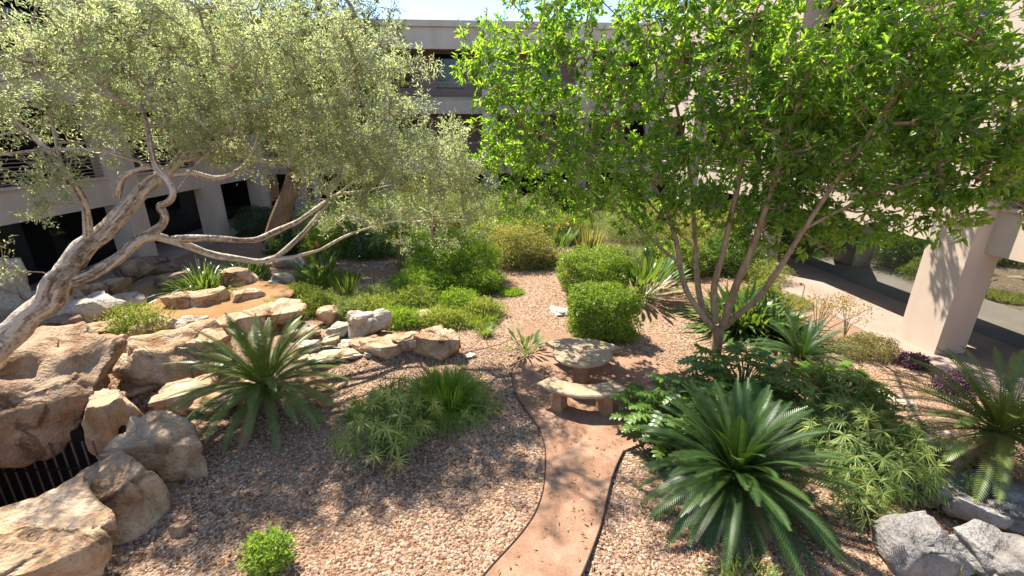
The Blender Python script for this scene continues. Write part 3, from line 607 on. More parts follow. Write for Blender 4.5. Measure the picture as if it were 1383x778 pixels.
# ---------------------------------------------------------------- plants
def up_to(D):  # side vectors for blades
    S = np.cross(D, np.array([0, 0, 1.])); return unit(S+1e-6)
def strap_plant(name, label, cat, p, n, L, W, mat, droop=.5, spread=(15, 75), base=.1, seg=5, prof=(.55, 1, .9, .5, .04), group=None, flowers=0, fmat='l_orange', stalks=False, fh=1.1):
    p = np.array(p, float); r = root(name, label, cat, tuple(p), group); b = MB()
    az = rng.uniform(0, 2*math.pi, n); el = R(1)*rng.uniform(90-spread[1], 90-spread[0], n)
    D = np.stack([np.cos(az)*np.cos(el), np.sin(az)*np.cos(el), np.sin(el)], -1)
    off = np.stack([np.cos(az), np.sin(az), 0*az], -1)*(rng.random(n)[:, None]*base)
    S = np.stack([-np.sin(az), np.cos(az), rng.uniform(-.3, .3, n)], -1); S = unit(S)
    l = L*rng.uniform(.6, 1.1, n)
    if stalks:   # leaf blade carried on a long petiole
        b.blades(p+off, D, S, l*.55, W*.16, droop*.3, 3, (1, .8, .6)); st = p+off+D*(l*.55)[:, None]; st[:, 2] -= droop*.3*l*.55
        D2 = unit(D+np.array([0, 0, -.15])); b.blades(st, D2, S, l*.5, W, droop*.6, seg, (.15, .8, 1, .75, .05))
    else: b.blades(p+off, D, S, l, W*rng.uniform(.75, 1.15, n), droop*rng.uniform(.5, 1.2, n), seg, prof)
    b.build('leaves', M[mat], r)
    for k in range(flowers):
        a = rng.uniform(0, 6.28); d = unit(np.array([math.cos(a)*.3, math.sin(a)*.3, 1])); h = L*fh*rng.uniform(.85, 1.1); q = p+d*h
        fl = MB(); nn = 9; dd = unit(rdir(nn)+np.array([math.cos(a), math.sin(a), .8])); fl.blades(np.repeat(q[None], nn, 0), dd, up_to(dd), .13, .035, 0, 2)
        f = fl.build('flower', M[fmat], r); MB().tube([p, p+d*h*.5, q], .009, 5).build('stalk', M['stem'], f)
    return r
def cyperus(name, label, p, n, H, spread, mat='l_papy', nb=16, bl=.2, bw=.012, group=None, cat='plant'):
    p = np.array(p, float); r = root(name, label, cat, tuple(p), group); st = MB(); b = MB()
    tips = []; axes = []
    for k in range(n):
        a = rng.uniform(0, 6.28); rr_ = spread*math.sqrt(rng.random()); h = H*rng.uniform(.45, 1.05)*(1-.35*(rr_/spread)**2)
        t = p+np.array([math.cos(a)*rr_, math.sin(a)*rr_, h]); b0 = p+np.array([math.cos(a), math.sin(a), 0])*rr_*.35
        mid = (b0+t)/2+np.array([0, 0, h*.12]); st.tube([b0, mid, t], [.007, .006, .004], 4, cap=False); tips.append(t); axes.append(unit(t-mid))
    tips = np.repeat(np.array(tips), nb, 0); ax = np.repeat(np.array(axes), nb, 0); N_ = len(tips)
    d = rdir(N_); d = unit(d-ax*(d*ax).sum(1)[:, None]+ax*rng.uniform(-.1, .7, N_)[:, None]); S = unit(np.cross(d, ax))
    b.blades(tips, d, S, bl*rng.uniform(.7, 1.2, N_), bw, rng.uniform(.2, .6, N_), 3, (.7, 1, .6, .05), rnd=np.repeat(rng.random(n), nb)*.6+rng.random(N_)*.4)
    st.build('stems', M['stem'], r); b.build('leaves', M[mat], r); return r
def leafy(name, label, p, rad, n, mat, L=.06, W=.03, shell=.75, group=None, cat='shrub', noisy=.18, stems=8, up=.25, hfrac=.5, nmat=None):
    p = np.array(p, float); rad = np.array(rad, float)
    if name in ('olive_shrub', 'low_fern_shrub', 'dark_bush'): rad = rad*1.22; n = int(n*1.4)
    r = root(name, label, cat, tuple(p), group); b = MB()
    d = rdir(n); o = rng.uniform(0, 50, 3)
    nz = np.array([noise.noise(Vector(x*2.3+o))+.6*noise.noise(Vector(x*5.5+o)) for x in d])
    q = (shell+(1-shell)*rng.random(n)**.6)
    q = np.where(rng.random(n) < .25, rng.uniform(.2, 1, n), q)*(1+noisy*nz)
    c = p+np.array([0, 0, rad[2]*hfrac*2*.5]); P = c+(np.sign(d)*np.abs(d)**.68 if name == 'clipped_shrub' else d)*q[:, None]*rad
    k = P[:, 2] > p[2]+.01; P, d = P[k], d[k]; n = len(P)
    D = unit(d*.6+rdir(n)+np.array([0, 0, up])); Nn = unit(d+.8*rdir(n)+np.array([0, 0, .6]))
    b.leaves(P, D, Nn, L*rng.uniform(.6, 1.2, n), W*rng.uniform(.7, 1.2, n)); b.build('leaves', M[mat], r)
    s = MB()
    for k in range(stems):
        e = c+rdir(1)[0]*rad*.75; e[2] = max(e[2], p[2]+.3*rad[2]); s.tube([p+rng.normal(0, .03, 3)*np.array([1, 1, 0]), (p+e)/2+rng.normal(0, .04, 3), e], [.014, .01, .004], 5, cap=False)
    s.build('stems', M['twig'], r); return r
def tuft(name, label, p, rad, n, L, mat, W=.008, cat='grass', droop=.5, group=None, lean=(0, 0), seg=3):
    """feathery clump: fine blades rising from many points of a patch"""
    p = np.array(p, float); n = int(n*1.5); L = L*1.25; rad = (rad[0]*1.25, rad[1]*1.2); W = W*1.6; n = int(n*.8); a = rng.uniform(0, 6.28, n); q = np.sqrt(rng.random(n)); x = p[0]+rad[0]*q*np.cos(a); y = p[1]+rad[1]*q*np.sin(a)
    P = np.stack([x, y, tz(x, y)], -1); az = a+rng.normal(0, .9, n); el = R(1)*rng.uniform(25, 88, n)
    D = np.stack([np.cos(az)*np.cos(el)+lean[0], np.sin(az)*np.cos(el)+lean[1], np.sin(el)], -1); D = unit(D)
    S = unit(np.cross(D, rdir(n))); b = MB(); b.blades(P, D, S, L*rng.uniform(.5, 1.1, n)*(1-.3*q), W, droop*rng.uniform(.3, 1.2, n), seg, (.8, 1, .7, .1))
    return tag(b.build(name, M[mat], origin=tuple(p)), label, cat, group)
def cycad(label, p, trunk_h, nf, FL, mat='l_cycad', lw=.016, ll=.16, npair=46, tr=.16, elev=(-15, 80), dead=0):
    p = np.array(p, float); r = root('sago_palm', label, 'cycad', tuple(p), 'sago palms in the garden')
    t = MB(); zz = np.linspace(-.05, trunk_h, 14); t.lathe([(0, -.05+p[2])]+[(tr*(1+.15*math.sin(i*9.1))*(1.1-.2*i/14), z+p[2]) for i, z in enumerate(zz)]+[(0, trunk_h+p[2]+.04)], p[0], p[1], 16)
    nsc = 160; a = rng.uniform(0, 6.28, nsc); z = rng.uniform(0, trunk_h, nsc); D = unit(np.stack([np.cos(a), np.sin(a), np.full(nsc, .9)], -1))
    t.blades(np.stack([p[0]+tr*.9*np.cos(a), p[1]+tr*.9*np.sin(a), p[2]+z], -1), D, np.stack([-np.sin(a), np.cos(a), 0*a], -1), .08, .05, 0, 1, (1, .3))
    t.build('trunk', M['barko'], r)
    top = p+np.array([0, 0, trunk_h+.02])
    for k in range(nf):
        fr = (k+.5)/nf; el = R(elev[0]+(elev[1]-elev[0])*fr**1.1+rng.normal(0, 4)); az = k*2.39996+rng.normal(0, .12)
        l = FL*rng.uniform(.86, 1.06)*(.82+.18*math.cos(el)); dirh = np.array([math.cos(az), math.sin(az), 0]); s = np.linspace(0, 1, 15)
        bend = R(26+28*math.cos(el)+rng.normal(0, 6)); ang = el-bend*s**1.3
        st = np.stack([np.cos(ang)[:, None]*dirh[None, :2].repeat(15, 0)[:, 0:1], np.cos(ang)[:, None]*dirh[1], np.sin(ang)[:, None]], -1)[:, 0]*l/14
        pts = top+dirh*.05+np.vstack([[0, 0, 0], np.cumsum(st[:-1], 0)])
        side = np.array([-math.sin(az), math.cos(az), 0]); b = MB(); b.tube(pts, np.linspace(.011, .003, 15), 4, cap=False, rnd=.9)
        u = np.linspace(.13, .995, npair); c = np.stack([np.interp(u, s, pts[:, j]) for j in range(3)], -1); tg = unit(np.stack([np.interp(u, s, np.gradient(pts[:, j])) for j in range(3)], -1))
        nrm = unit(np.cross(side, tg)); nrm *= np.sign(nrm[:, 2:3]+1e-6); ln = ll*np.sin(np.pi*(.12+.84*u))**.55*np.where(u > .93, .7, 1)
        fm = rng.random()
        for sg in (-1, 1):
            D = unit(side*sg+tg*(.45+.5*u[:, None])+nrm*.32); S = unit(np.cross(D, nrm)); S = unit(tg-D*(tg*D).sum(1)[:, None])
            b.blades(c, D, S, ln, lw, .18, 2, (1, .85, .1), rnd=np.clip(fm*.5+.5*rng.random(npair), 0, 1))
        b.build('frond', M['l_dry' if k < dead else mat], r)
    return r
def lobed(name, label, p, n, H, LS, mat='l_hedge', cat='plant', spread=.9, group=None):
    """philodendron: long stalks each holding a deeply cut leaf"""
    p = np.array(p, float); r = root(name, label, cat, tuple(p), group); st = MB(); b = MB()
    n = int(n*1.6); LS = LS*.68
    for k in range(n):
        az = rng.uniform(0, 6.28); q = spread*math.sqrt(rng.random())*.9; h = H*rng.uniform(.45, 1)*(1-.4*(q/spread)**2)
        dh = np.array([math.cos(az), math.sin(az), 0]); tip = p+dh*q+np.array([0, 0, h]); st.tube([p+dh*.05, p+dh*q*.4+np.array([0, 0, h*.7]), tip], [.012, .009, .006], 5, cap=False)
        ls = LS*rng.uniform(.7, 1.15); d = unit(dh*rng.uniform(.6, 1.2)+np.array([0, 0, rng.uniform(-.5, .3)])+.3*rdir(1)[0]); side = unit(np.cross(d, [0, 0, 1.])); nn = np.cross(side, d)
        m_ = 5; u = np.linspace(.0, .8, m_); c = tip+d*(u*ls)[:, None]-np.array([0, 0, 1])*(u**2*ls*.25)[:, None]
        f = rng.random()
        b.blades(tip[None], d[None], side[None], ls*1.05, ls*.34, .25, 4, (.7, 1, .8, .5, .05), rnd=np.array([f]))
        for sg in (-1, 1):
            D = unit(side*sg+d*(u[:, None]*1.3-.35)+nn*.1); S = unit(d-D*(D@d)[:, None]); ln = ls*.55*(1-.55*u)
            b.blades(c, D, S, ln*rng.uniform(.8, 1.15, m_), ls*.2, .25, 3, (.8, 1, .9, .1), rnd=np.clip(f+rng.normal(0, .08, m_), 0, 1))
    st.build('stems', M['stem'], r); b.build('leaves', M[mat], r); return r

# ---------------------------------------------------------------- trees
def resample(P, Rr, step=.22):
    P = np.array(P); Rr = np.array(Rr, float); d = np.concatenate([[0], np.cumsum(np.linalg.norm(np.diff(P, axis=0), axis=1))])
    n = max(2, int(d[-1]/step)+1); t = np.linspace(0, d[-1], n)
    Q = np.stack([np.interp(t, d, P[:, k]) for k in range(3)], -1)
    for _ in range(2): Q[1:-1] = .25*Q[:-2]+.5*Q[1:-1]+.25*Q[2:]
    return Q, np.interp(t, d, Rr)
def spath(spec):   # [(px, py, Y, radius), ...] -> points
    return [A(a, b_, y) for a, b_, y, r_ in spec], [r_ for *_, r_ in spec]
def tree(name, label, limbs, blobs, ntar, bark, lmat, leaf, twigs=(5, .42, 30), group=None, tipr=.006, knob=.0, cat='tree', seed=5, hang=0.0, reach=1.0, sides=12, leafkind='fine', thick=1.0):
    global rng
    rng = np.random.default_rng(seed)
    base = limbs[0][0][0]; r = root(name, label, cat, (base[0], base[1], base[2]), group); wood = MB()
    pos = []; srad = []
    for k, (P, Rr) in enumerate(limbs):
        Q, q = resample(P, Rr, .07 if knob else .2)
        q = q*thick
        if knob: q = q*(1+knob*np.array([noise.noise(Vector(x*2.2)) for x in Q])); Q = Q+np.array([[noise.noise(Vector(x*1.9+np.array([7, 0, 0]))), noise.noise(Vector(x*1.9+np.array([0, 9, 0]))), noise.noise(Vector(x*1.9))] for x in Q])*q[:, None]*.5
        m = wood if k > 0 else MB()
        if knob: m.ridged(Q, q, 26 if q.max() > .12 else 14, .14, k*3.7); Q = Q[::3]; q = q[::3]
        else: m.tube(Q, q, sides)
        if k == 0: m.build('trunk', M[bark], r, smooth=True)
        pos += list(Q[1:]); srad += list(q[1:])
    # crown targets
    w = np.array([(b_[1][0]*b_[1][1]*b_[1][2])**.62 for b_ in blobs]); w = w/w.sum(); tar = []
    for (c, rd), ww in zip(blobs, w):
        n = max(3, int(ntar*ww)); d = rdir(n); q = rng.random(n)**.42; tar.append(np.array(c)+d*q[:, None]*np.array(rd))
    tar = np.concatenate(tar); S0 = np.array(pos); nsk = len(S0)
    dd = np.array([np.linalg.norm(S0-t, axis=1).min() for t in tar]); tar = tar[np.argsort(dd)]
    nodes = np.zeros((nsk+len(tar)*14, 3)); nodes[:nsk] = S0; N = nsk; par = [-1]*nsk; cnt = np.zeros(len(nodes)); paths = []
    for t in tar:
        d = np.linalg.norm(nodes[:N]-t, axis=1); pen = np.maximum(0, nodes[:N, 2]-t[2])*.35; j = int(np.argmin(d+pen)); L = d[j]
        m = min(12, max(1, int(L/.3))); a = nodes[j]; ctl = (a+t)/2+rng.normal(0, .12*L, 3)+np.array([0, 0, .10*L]); ids = [j]
        for k in range(1, m+1):
            s = k/m; nodes[N] = (1-s)**2*a+2*s*(1-s)*ctl+s*s*t; par.append(ids[-1]); ids.append(N); N += 1
        paths.append(ids)
    for ids in paths:
        k = ids[-1]
        while k >= 0: cnt[k] += 1; k = par[k]
    rad = np.zeros(N); rad[:] = tipr*np.maximum(cnt[:N], 1)**.42
    for ids in paths:
        q = rad[ids].copy()
        if ids[0] < nsk: q[0] = min(srad[ids[0]]*.8, q[1]*1.25); q = np.minimum(q, srad[ids[0]]*.8)
        wood.tube(nodes[ids], q, 6, cap=False)
    # twigs and leaves
    nt_, tl, nl = twigs; n = len(tar)*nt_; base_ = np.repeat(tar, nt_, 0)+rng.normal(0, .05, (len(tar)*nt_, 3))
    src = np.repeat(np.array([nodes[i[max(0, len(i)-2)]] for i in paths]), nt_, 0); od = unit(base_-src)
    D = unit(od*.7+rdir(n)+np.array([0, 0, .15-hang])); ln = tl*rng.uniform(.5, 1.2, n)
    tw = MB(); S = unit(np.cross(D, rdir(n))); wood.blades(base_, D, S, ln, .011, hang*.5, 3, (1, .7, .5, .3))
    fol = MB(); k = np.repeat(np.arange(n), nl); m = len(k); s = rng.random(m)**.8
    P = base_[k]+D[k]*(ln[k]*s)[:, None]; P[:, 2] -= hang*.5*ln[k]*s**2
    tone = np.repeat(rng.random(n), nl)
    if leafkind != 'fine': s = .35+.65*rng.random(m)**.6; P = base_[k]+D[k]*(ln[k]*s)[:, None]
    if leafkind == 'fine':
        LD = unit(D[k]*.5+rdir(m)*.9+np.array([0, 0, .1-hang])); NN = unit(rdir(m)+np.array([0, 0, .3])); P = P+rng.normal(0, .035, P.shape)
        fol.leaves(P, LD, NN, leaf[0]*rng.uniform(.6, 1.3, m), leaf[1]*rng.uniform(.7, 1.3, m), np.clip(tone*.6+rng.random(m)*.4, 0, 1), .15)
    else:
        LD = unit(D[k]*.7+rdir(m)*.8+np.array([0, 0, -.25])); NN = unit(rdir(m)*1.0+np.array([0, 0, .55]))
        fol.leaves(P, LD, NN, leaf[0]*rng.uniform(.55, 1.25, m), leaf[1]*rng.uniform(.7, 1.2, m), np.clip(tone*.55+rng.random(m)*.45, 0, 1), .22)
    wood.build('branches', M[bark], r, smooth=True); fol.build('crown', M[lmat], r)
    return r
def B(px, py, y, r_, sq=(1, .62, .95)): return (A(px, py, y), (r_*sq[0], r_*sq[1], r_*sq[2]))

# big leaning tree on the left
TL = [
 [(-75,548,6.0,.36),(-30,492,6.5,.34),(0,462,6.9,.32),(40,425,7.1,.31),(75,395,7.3,.33),(92,362,7.45,.28),(120,330,7.7,.24),(145,305,7.9,.22),(172,283,8.1,.21),(195,258,8.3,.19),(215,240,8.5,.17),(240,217,8.7,.14),(262,192,9.0,.12),(278,178,9.3,.09)],
 [(80,385,7.35,.22),(108,375,7.45,.19),(134,364,7.6,.17),(167,345,7.8,.16),(184,326,8.0,.17),(202,317,8.1,.16),(234,327,8.3,.12),(267,337,8.6,.11),(301,347,8.9,.105),(350,354,9.3,.10),(373,348,9.5,.095),(398,326,9.7,.085),(417,307,9.9,.08),(432,288,10.1,.07),(450,268,10.4,.06),(484,240,10.8,.045)],
 [(234,325,8.3,.12),(284,321,8.6,.11),(321,325,8.9,.105),(350,323,9.2,.10),(400,300,9.7,.09),(430,280,10.1,.08),(455,262,10.5,.07),(495,258,11,.05),(530,250,11.4,.035)],
 [(362,352,9.4,.08),(400,346,9.6,.065),(434,337,9.8,.06),(460,322,10,.055),(484,312,10.2,.05),(534,299,10.6,.043),(584,299,11,.035),(630,297,11.5,.022)],
 [(200,318,8.1,.14),(222,305,8.1,.12),(225,290,8.05,.12),(213,279,8.0,.11),(229,275,8.0,.09),(236,260,8.0,.085),(228,243,8.0,.08),(210,228,8.0,.075),(205,205,8.0,.07),(200,175,8.1,.06),(190,140,8.2,.045)],
 [(244,216,8.7,.10),(273,208,9.0,.085),(320,208,9.4,.07),(363,219,9.8,.06),(385,217,10.0,.045),(420,205,10.4,.03)],
 [(232,236,8.6,.10),(255,231,8.8,.09),(287,243,9.0,.09),(302,240,9.2,.08),(320,232,9.4,.075),(333,223,9.6,.07),(345,198,9.8,.055),(352,175,10,.04)],
 [(158,268,8.0,.10),(163,240,8.0,.09),(175,232,8.05,.085),(196,227,8.1,.08),(217,224,8.2,.07)],
 [(119,322,7.7,.12),(117,300,7.6,.10),(114,273,7.6,.09),(97,245,7.5,.085),(77,217,7.5,.08),(50,190,7.5,.07),(24,168,7.5,.06),(14,147,7.5,.05),(25,138,7.6,.035)],
 [(217,232,8.2,.06),(187,217,8.0,.045),(134,202,7.7,.04),(67,201,7.3,.035),(0,209,6.9,.03),(-40,215,6.7,.02)],
 [(236,262,8.0,.03),(262,225,8.3,.022),(285,203,8.6,.02),(312,192,8.9,.012)],
 [(90,250,7.5,.05),(75,190,7.6,.045),(60,110,7.9,.04),(20,30,8.2,.03)],
]
limbs = []
for s_ in TL:
    P, q = spath(s_); limbs.append((P, q))
blobs = [B(20,50,8,1.7),B(110,80,8.4,1.7),B(190,95,8.8,1.8),B(275,95,9.3,1.9),B(365,110,9.9,1.9),B(440,150,10.4,1.8),B(510,190,10.9,1.5),B(570,200,11.4,1.1,(1,1,.9)),
         B(455,90,10.2,1.6),B(330,170,9.7,1.1),B(500,250,11.2,.8),B(585,250,12,.8,(1.2,1,.6)),B(30,235,7.2,.55,(1,1,.5)),B(60,270,7.2,.4),B(40,170,7.6,.7),B(-10,345,6.8,.3),B(150,40,8.6,1.1),B(280,40,9,1.1),B(400,50,9.6,1.1),B(250,150,9,1.0),B(150,150,8.5,.8),B(545,290,11.5,.4,(1.6,1,.5)),B(620,210,12,.7),B(440,205,10.5,.9),B(400,215,10.2,.5),B(480,285,11,.6),B(540,240,11.3,1.0),B(600,260,12,1.0),B(500,290,11.2,.55),B(430,250,10.5,.5),B(560,300,11.8,.7),B(630,290,12.4,.7),B(600,325,12,.4),B(510,225,11,1.0),B(640,240,12.3,.8),B(350,150,9.6,.8),B(420,180,10.2,.8),B(310,215,9.2,.35),B(260,190,8.6,.35),B(80,225,7.3,.4),B(450,300,10.6,.35),(np.array([-2.2,9.6,8.4]),(.9,.8,.5)),(np.array([-1.0,9.2,8.5]),(.9,.8,.5)),(np.array([.2,9.4,8.5]),(.7,.7,.4)),B(520,100,11,1.2),B(250,170,8.7,.7),B(300,190,9,.5)]
def nearer(b_):   # the crown hangs over the gravel rather than over the pond
    c, rd = b_
    if c[2] > 8 or c[1] < 9: return b_
    k = (9+(c[1]-9)*.3)/c[1]; return (np.array([c[0]*k, c[1]*k, CAM_H+(c[2]-CAM_H)*k]), (rd[0]*k, rd[1], rd[2]*k))
blobs = [nearer(b_) for b_ in blobs]
tree('mesquite_tree', 'large leaning grey barked tree with fine grey green foliage over the pond', limbs, blobs, 1250, 'bark', 'l_acacia', (.074, .021), (6, .26, 14), knob=.16, thick=.57, seed=5, hang=.12, tipr=.006)
# multi stemmed broadleaf tree on the right
TR = [
 [(962,505,8.15,.15),(966,480,8.15,.135),(970,455,8.15,.13),(971,440,8.15,.15)],
 [(965,445,8.15,.09),(954,432,8.2,.08),(934,407,8.3,.07),(922,385,8.4,.065),(919,364,8.5,.06),(914,323,8.6,.055),(898,275,8.8,.045),(870,230,9.1,.035),(830,170,9.5,.025)],
 [(919,356,8.5,.04),(900,343,8.6,.035),(887,330,8.8,.033),(865,308,9,.03),(850,297,9.2,.028),(830,270,9.4,.02)],
 [(960,440,8.2,.09),(950,425,8.3,.08),(943,395,8.5,.075),(939,340,8.8,.065),(936,280,9.0,.055),(930,215,9.2,.045),(915,150,9.4,.035),(900,70,9.6,.025)],
 [(966,436,8.15,.085),(964,410,8.1,.08),(963,384,8.1,.075),(974,353,8.0,.065),(984,307,8.0,.055),(1000,240,8.0,.05),(1005,150,8.0,.04),(1010,60,8.0,.03)],
 [(976,442,8.1,.10),(987,405,7.9,.09),(1000,370,7.8,.08),(1014,343,7.7,.075),(1034,283,7.5,.065),(1058,200,7.4,.055),(1085,120,7.3,.04),(1110,30,7.2,.03)],
 [(980,440,8.1,.085),(990,428,7.9,.075),(1014,414,7.7,.07),(1033,392,7.5,.065),(1050,367,7.3,.06),(1080,318,7.1,.05),(1115,265,6.9,.045),(1160,200,6.7,.04),(1210,130,6.5,.03)],
 [(940,335,8.8,.035),(900,300,9.2,.03),(860,255,9.6,.025),(800,200,10,.02)],
 [(1085,310,7.1,.035),(1140,280,6.8,.03),(1200,255,6.4,.025),(1270,235,6.1,.02)],
]
limbs = []
for s_ in TR:
    P, q = spath(s_); limbs.append((P, q))
blobs = [B(690,75,10.2,1.1),B(740,40,10,1.4),B(700,160,10.2,1.2),B(760,140,9.8,1.5),B(830,80,9.4,1.7),B(850,180,9,1.3),B(930,110,8.8,1.6),B(960,30,8.6,1.5),B(1040,80,8,1.6),B(1060,180,7.8,1.1),B(1130,110,7.2,1.5),B(1160,30,7,1.4),
         B(1220,160,6.8,1.2),B(1270,60,6.5,1.4),B(1340,120,6.2,1.2),B(1350,20,6.2,1.2),B(1320,215,6.0,.6),B(1230,240,6.3,.55),B(1130,250,6.9,.65),B(1030,265,7.7,.6),B(950,270,8.4,.6),B(860,255,9,.6),B(1100,200,7.2,.9),B(980,200,8.5,1.0),B(760,215,9.8,.8),B(690,225,10.5,.7),B(1175,285,6.6,.35),B(1075,300,7.1,.35),B(1000,300,7.9,.35),B(1370,230,5.8,.5),B(790,250,9.6,.45),B(880,0,9.2,1.4),B(650,100,10.5,.5),B(1300,150,6.3,1.1),B(1200,90,6.8,1.3),B(1270,215,6.1,.6),B(1060,240,7.6,.7),B(900,235,9,.9),B(830,225,9.4,.8),B(1180,225,6.6,.6),B(1010,130,8,1.2),B(820,275,9.4,.5),B(900,290,8.8,.5),B(960,300,8.3,.45),B(1040,310,7.7,.45),B(1110,290,7.2,.5),B(1000,270,8.0,.6),B(1080,265,7.5,.6),B(1160,300,6.8,.4),B(1210,300,6.5,.35),B(1250,265,6.3,.5),B(1320,250,6.1,.5),B(750,245,10,.6),B(700,255,10.4,.5),B(660,200,10.6,.6),B(870,300,9,.4),B(1360,180,6,.7),B(1010,315,8,.45),B(940,255,8.6,.7),B(1130,320,7.1,.35),B(1060,280,7.5,.6),B(1180,260,6.7,.55),B(780,280,9.8,.45),B(730,270,10.2,.4),B(1290,265,6.1,.45),B(1040,225,7.8,.8),B(880,200,9,.9),B(1100,160,7.4,.9),B(1230,295,6.4,.35),B(1290,290,6.1,.35),B(1350,270,5.9,.4),B(900,315,8.7,.35),B(1060,325,7.5,.3),B(840,300,9.3,.35),B(1060,120,11,1.0),B(1120,150,10.5,.9),B(1150,90,11,.9)]
tree('multi_stem_tree', 'multi stemmed broadleaf tree with bright green crown beside the large sago palm', limbs, blobs, 1550, 'barkr', 'l_ash', (.15, .058), (5, .26, 6), seed=6, leafkind='broad', thick=.84, tipr=.005, hang=.1)
# background tree by the left wing
BT = [
 [(370,325,19.5,.42),(376,300,19.6,.38),(385,275,19.7,.34),(395,252,19.8,.33),(397,238,19.9,.30)],
 [(397,245,19.8,.24),(392,215,19.9,.2),(388,184,20,.17),(380,120,20,.12),(370,60,20,.09)],
 [(400,252,19.8,.16),(412,243,19.8,.14),(428,230,19.8,.12),(450,221,19.7,.09),(490,212,19.5,.06)],
 [(388,184,20,.1),(420,120,20,.08),(450,50,20,.06)],
]
limbs = [spath(s_) for s_ in BT]
tree('shade_tree', 'tall brown trunked tree behind the pond in front of the left wing', limbs, [B(370,60,20,3.4,(1.1,1,1)),B(440,80,19,3.0),B(400,140,20,2.4),B(480,110,19,2.2),B(310,60,20,2.4),B(430,-10,20,2.8),B(500,210,19,1.2),B(440,190,19,1.3)], 650, 'barko', 'l_back', (.10, .04), (6, .6, 22), seed=7, tipr=.012)

rng = np.random.default_rng(99)
# cycads
cycad('medium sago palm on the gravel in front of the left rocks', T(366, 552), .5, 86, 1.65, 'l_cycadl', lw=.018, ll=.135, npair=46, elev=(-8, 82), dead=4)
cycad('largest dark sago palm filling the lower right foreground', T(985, 672), .40, 135, 1.5, 'l_cycad', npair=42, ll=.135, lw=.0185, elev=(-25, 84), dead=7)
cycad('sago palm with visible shaggy trunk at the right edge', T(1322, 650), .85, 76, 1.45, 'l_cycadl', npair=36, lw=.018, ll=.135, elev=(-14, 80), tr=.17, dead=5)
cycad('small dark sago palm behind the multi stemmed tree', T(1078, 500), .30, 44, 1.15, 'l_cycad', elev=(0, 75), ll=.13, lw=.017, npair=30)
cycad('distant shaded sago palm beside the thin trunks', T(485, 345), .9, 34, 1.4, 'l_dark', npair=30, lw=.03, elev=(-5, 70))
# clipped shrubs
hp = T(812, 462); leafy('clipped_shrub', 'nearer rounded bright green clipped shrub behind the stone table', hp+np.array([.05, .35, 0]), (.82, .72, .66), 15000, 'l_hedge', .075, .042, .78, 'rounded clipped shrubs', hfrac=1.0, noisy=.24)
hp = T(800, 402); leafy('clipped_shrub', 'farther rounded bright green clipped shrub left of the bird of paradise', hp+np.array([.1, .4, 0]), (1.08, .95, .7), 15000, 'l_hedge', .075, .042, .78, 'rounded clipped shrubs', hfrac=1.0, noisy=.3)
# bird of paradise and strap plants
strap_plant('bird_of_paradise', 'small bird of paradise clump alone on gravel left of the table', 'plant', T(711, 478), 36, .72, .075, 'l_strap', .35, (5, 55), stalks=True, group='bird of paradise plants')
strap_plant('bird_of_paradise', 'large bird of paradise clump behind the round shrubs', 'plant', T(866, 402), 170, 1.55, .12, 'l_strap', .3, (3, 60), base=.45, stalks=True, group='bird of paradise plants')
strap_plant('bird_of_paradise', 'bird of paradise with yellow orange flowers at the end of the dirt path', 'plant', T(752, 347), 80, 1.35, .10, 'l_strap', .2, (2, 35), base=.35, stalks=True, flowers=7, group='bird of paradise plants', fh=1.0)
strap_plant('bird_of_paradise', 'bird of paradise with orange flowers above the white rock on the left', 'plant', T(432, 385), 95, 1.25, .11, 'l_strap', .3, (3, 50), base=.4, stalks=True, flowers=8, group='bird of paradise plants', fh=1.05)
strap_plant('bird_of_paradise', 'far bird of paradise with orange flowers behind the right tree stems', 'plant', T(885, 330), 80, 1.4, .11, 'l_strap', .3, (3, 50), base=.4, stalks=True, flowers=9, group='bird of paradise plants', fh=1.1)
strap_plant('aloe_plant', 'upright grey green spiky plant with reddish tips in the far bed', 'plant', T(795, 335), 120, 1.25, .07, 'l_olive', .05, (0, 22), base=.7, prof=(.9, 1, .7, .4, .03))
strap_plant('agapanthus_plant', 'mound of long arching strap leaves behind the pond', 'plant', T(275, 390), 380, 1.5, .06, 'l_strap', .55, (5, 75), base=.7, group='strap leaved mounds')
strap_plant('agapanthus_plant', 'second mound of strap leaves right of the pond under the low branch', 'plant', T(335, 380), 260, 1.35, .06, 'l_strap', .5, (5, 70), base=.6, group='strap leaved mounds')
strap_plant('strap_leaf_plant', 'dark broad leaved clump directly behind the multi stemmed tree', 'plant', T(1000, 440), 320, 1.6, .13, 'l_strap', .5, (5, 80), base=.75, group='dark clumps behind the tree')
strap_plant('strap_leaf_plant', 'dark clump of narrow leaves between tree stems and walkway', 'plant', T(1045, 455), 220, 1.4, .10, 'l_dark', .45, (5, 75), base=.5, group='dark clumps behind the tree')
strap_plant('flax_plant', 'spiky yellow green clump among the plants behind the stream', 'plant', T(470, 400), 60, .9, .05, 'l_papy', .15, (2, 35), base=.3)
strap_plant('reddish_flax', 'small clump with rusty brown base right of the ground cover', 'plant', T(655, 452), 170, .42, .018, 'l_papy', .35, (5, 60), base=.16)
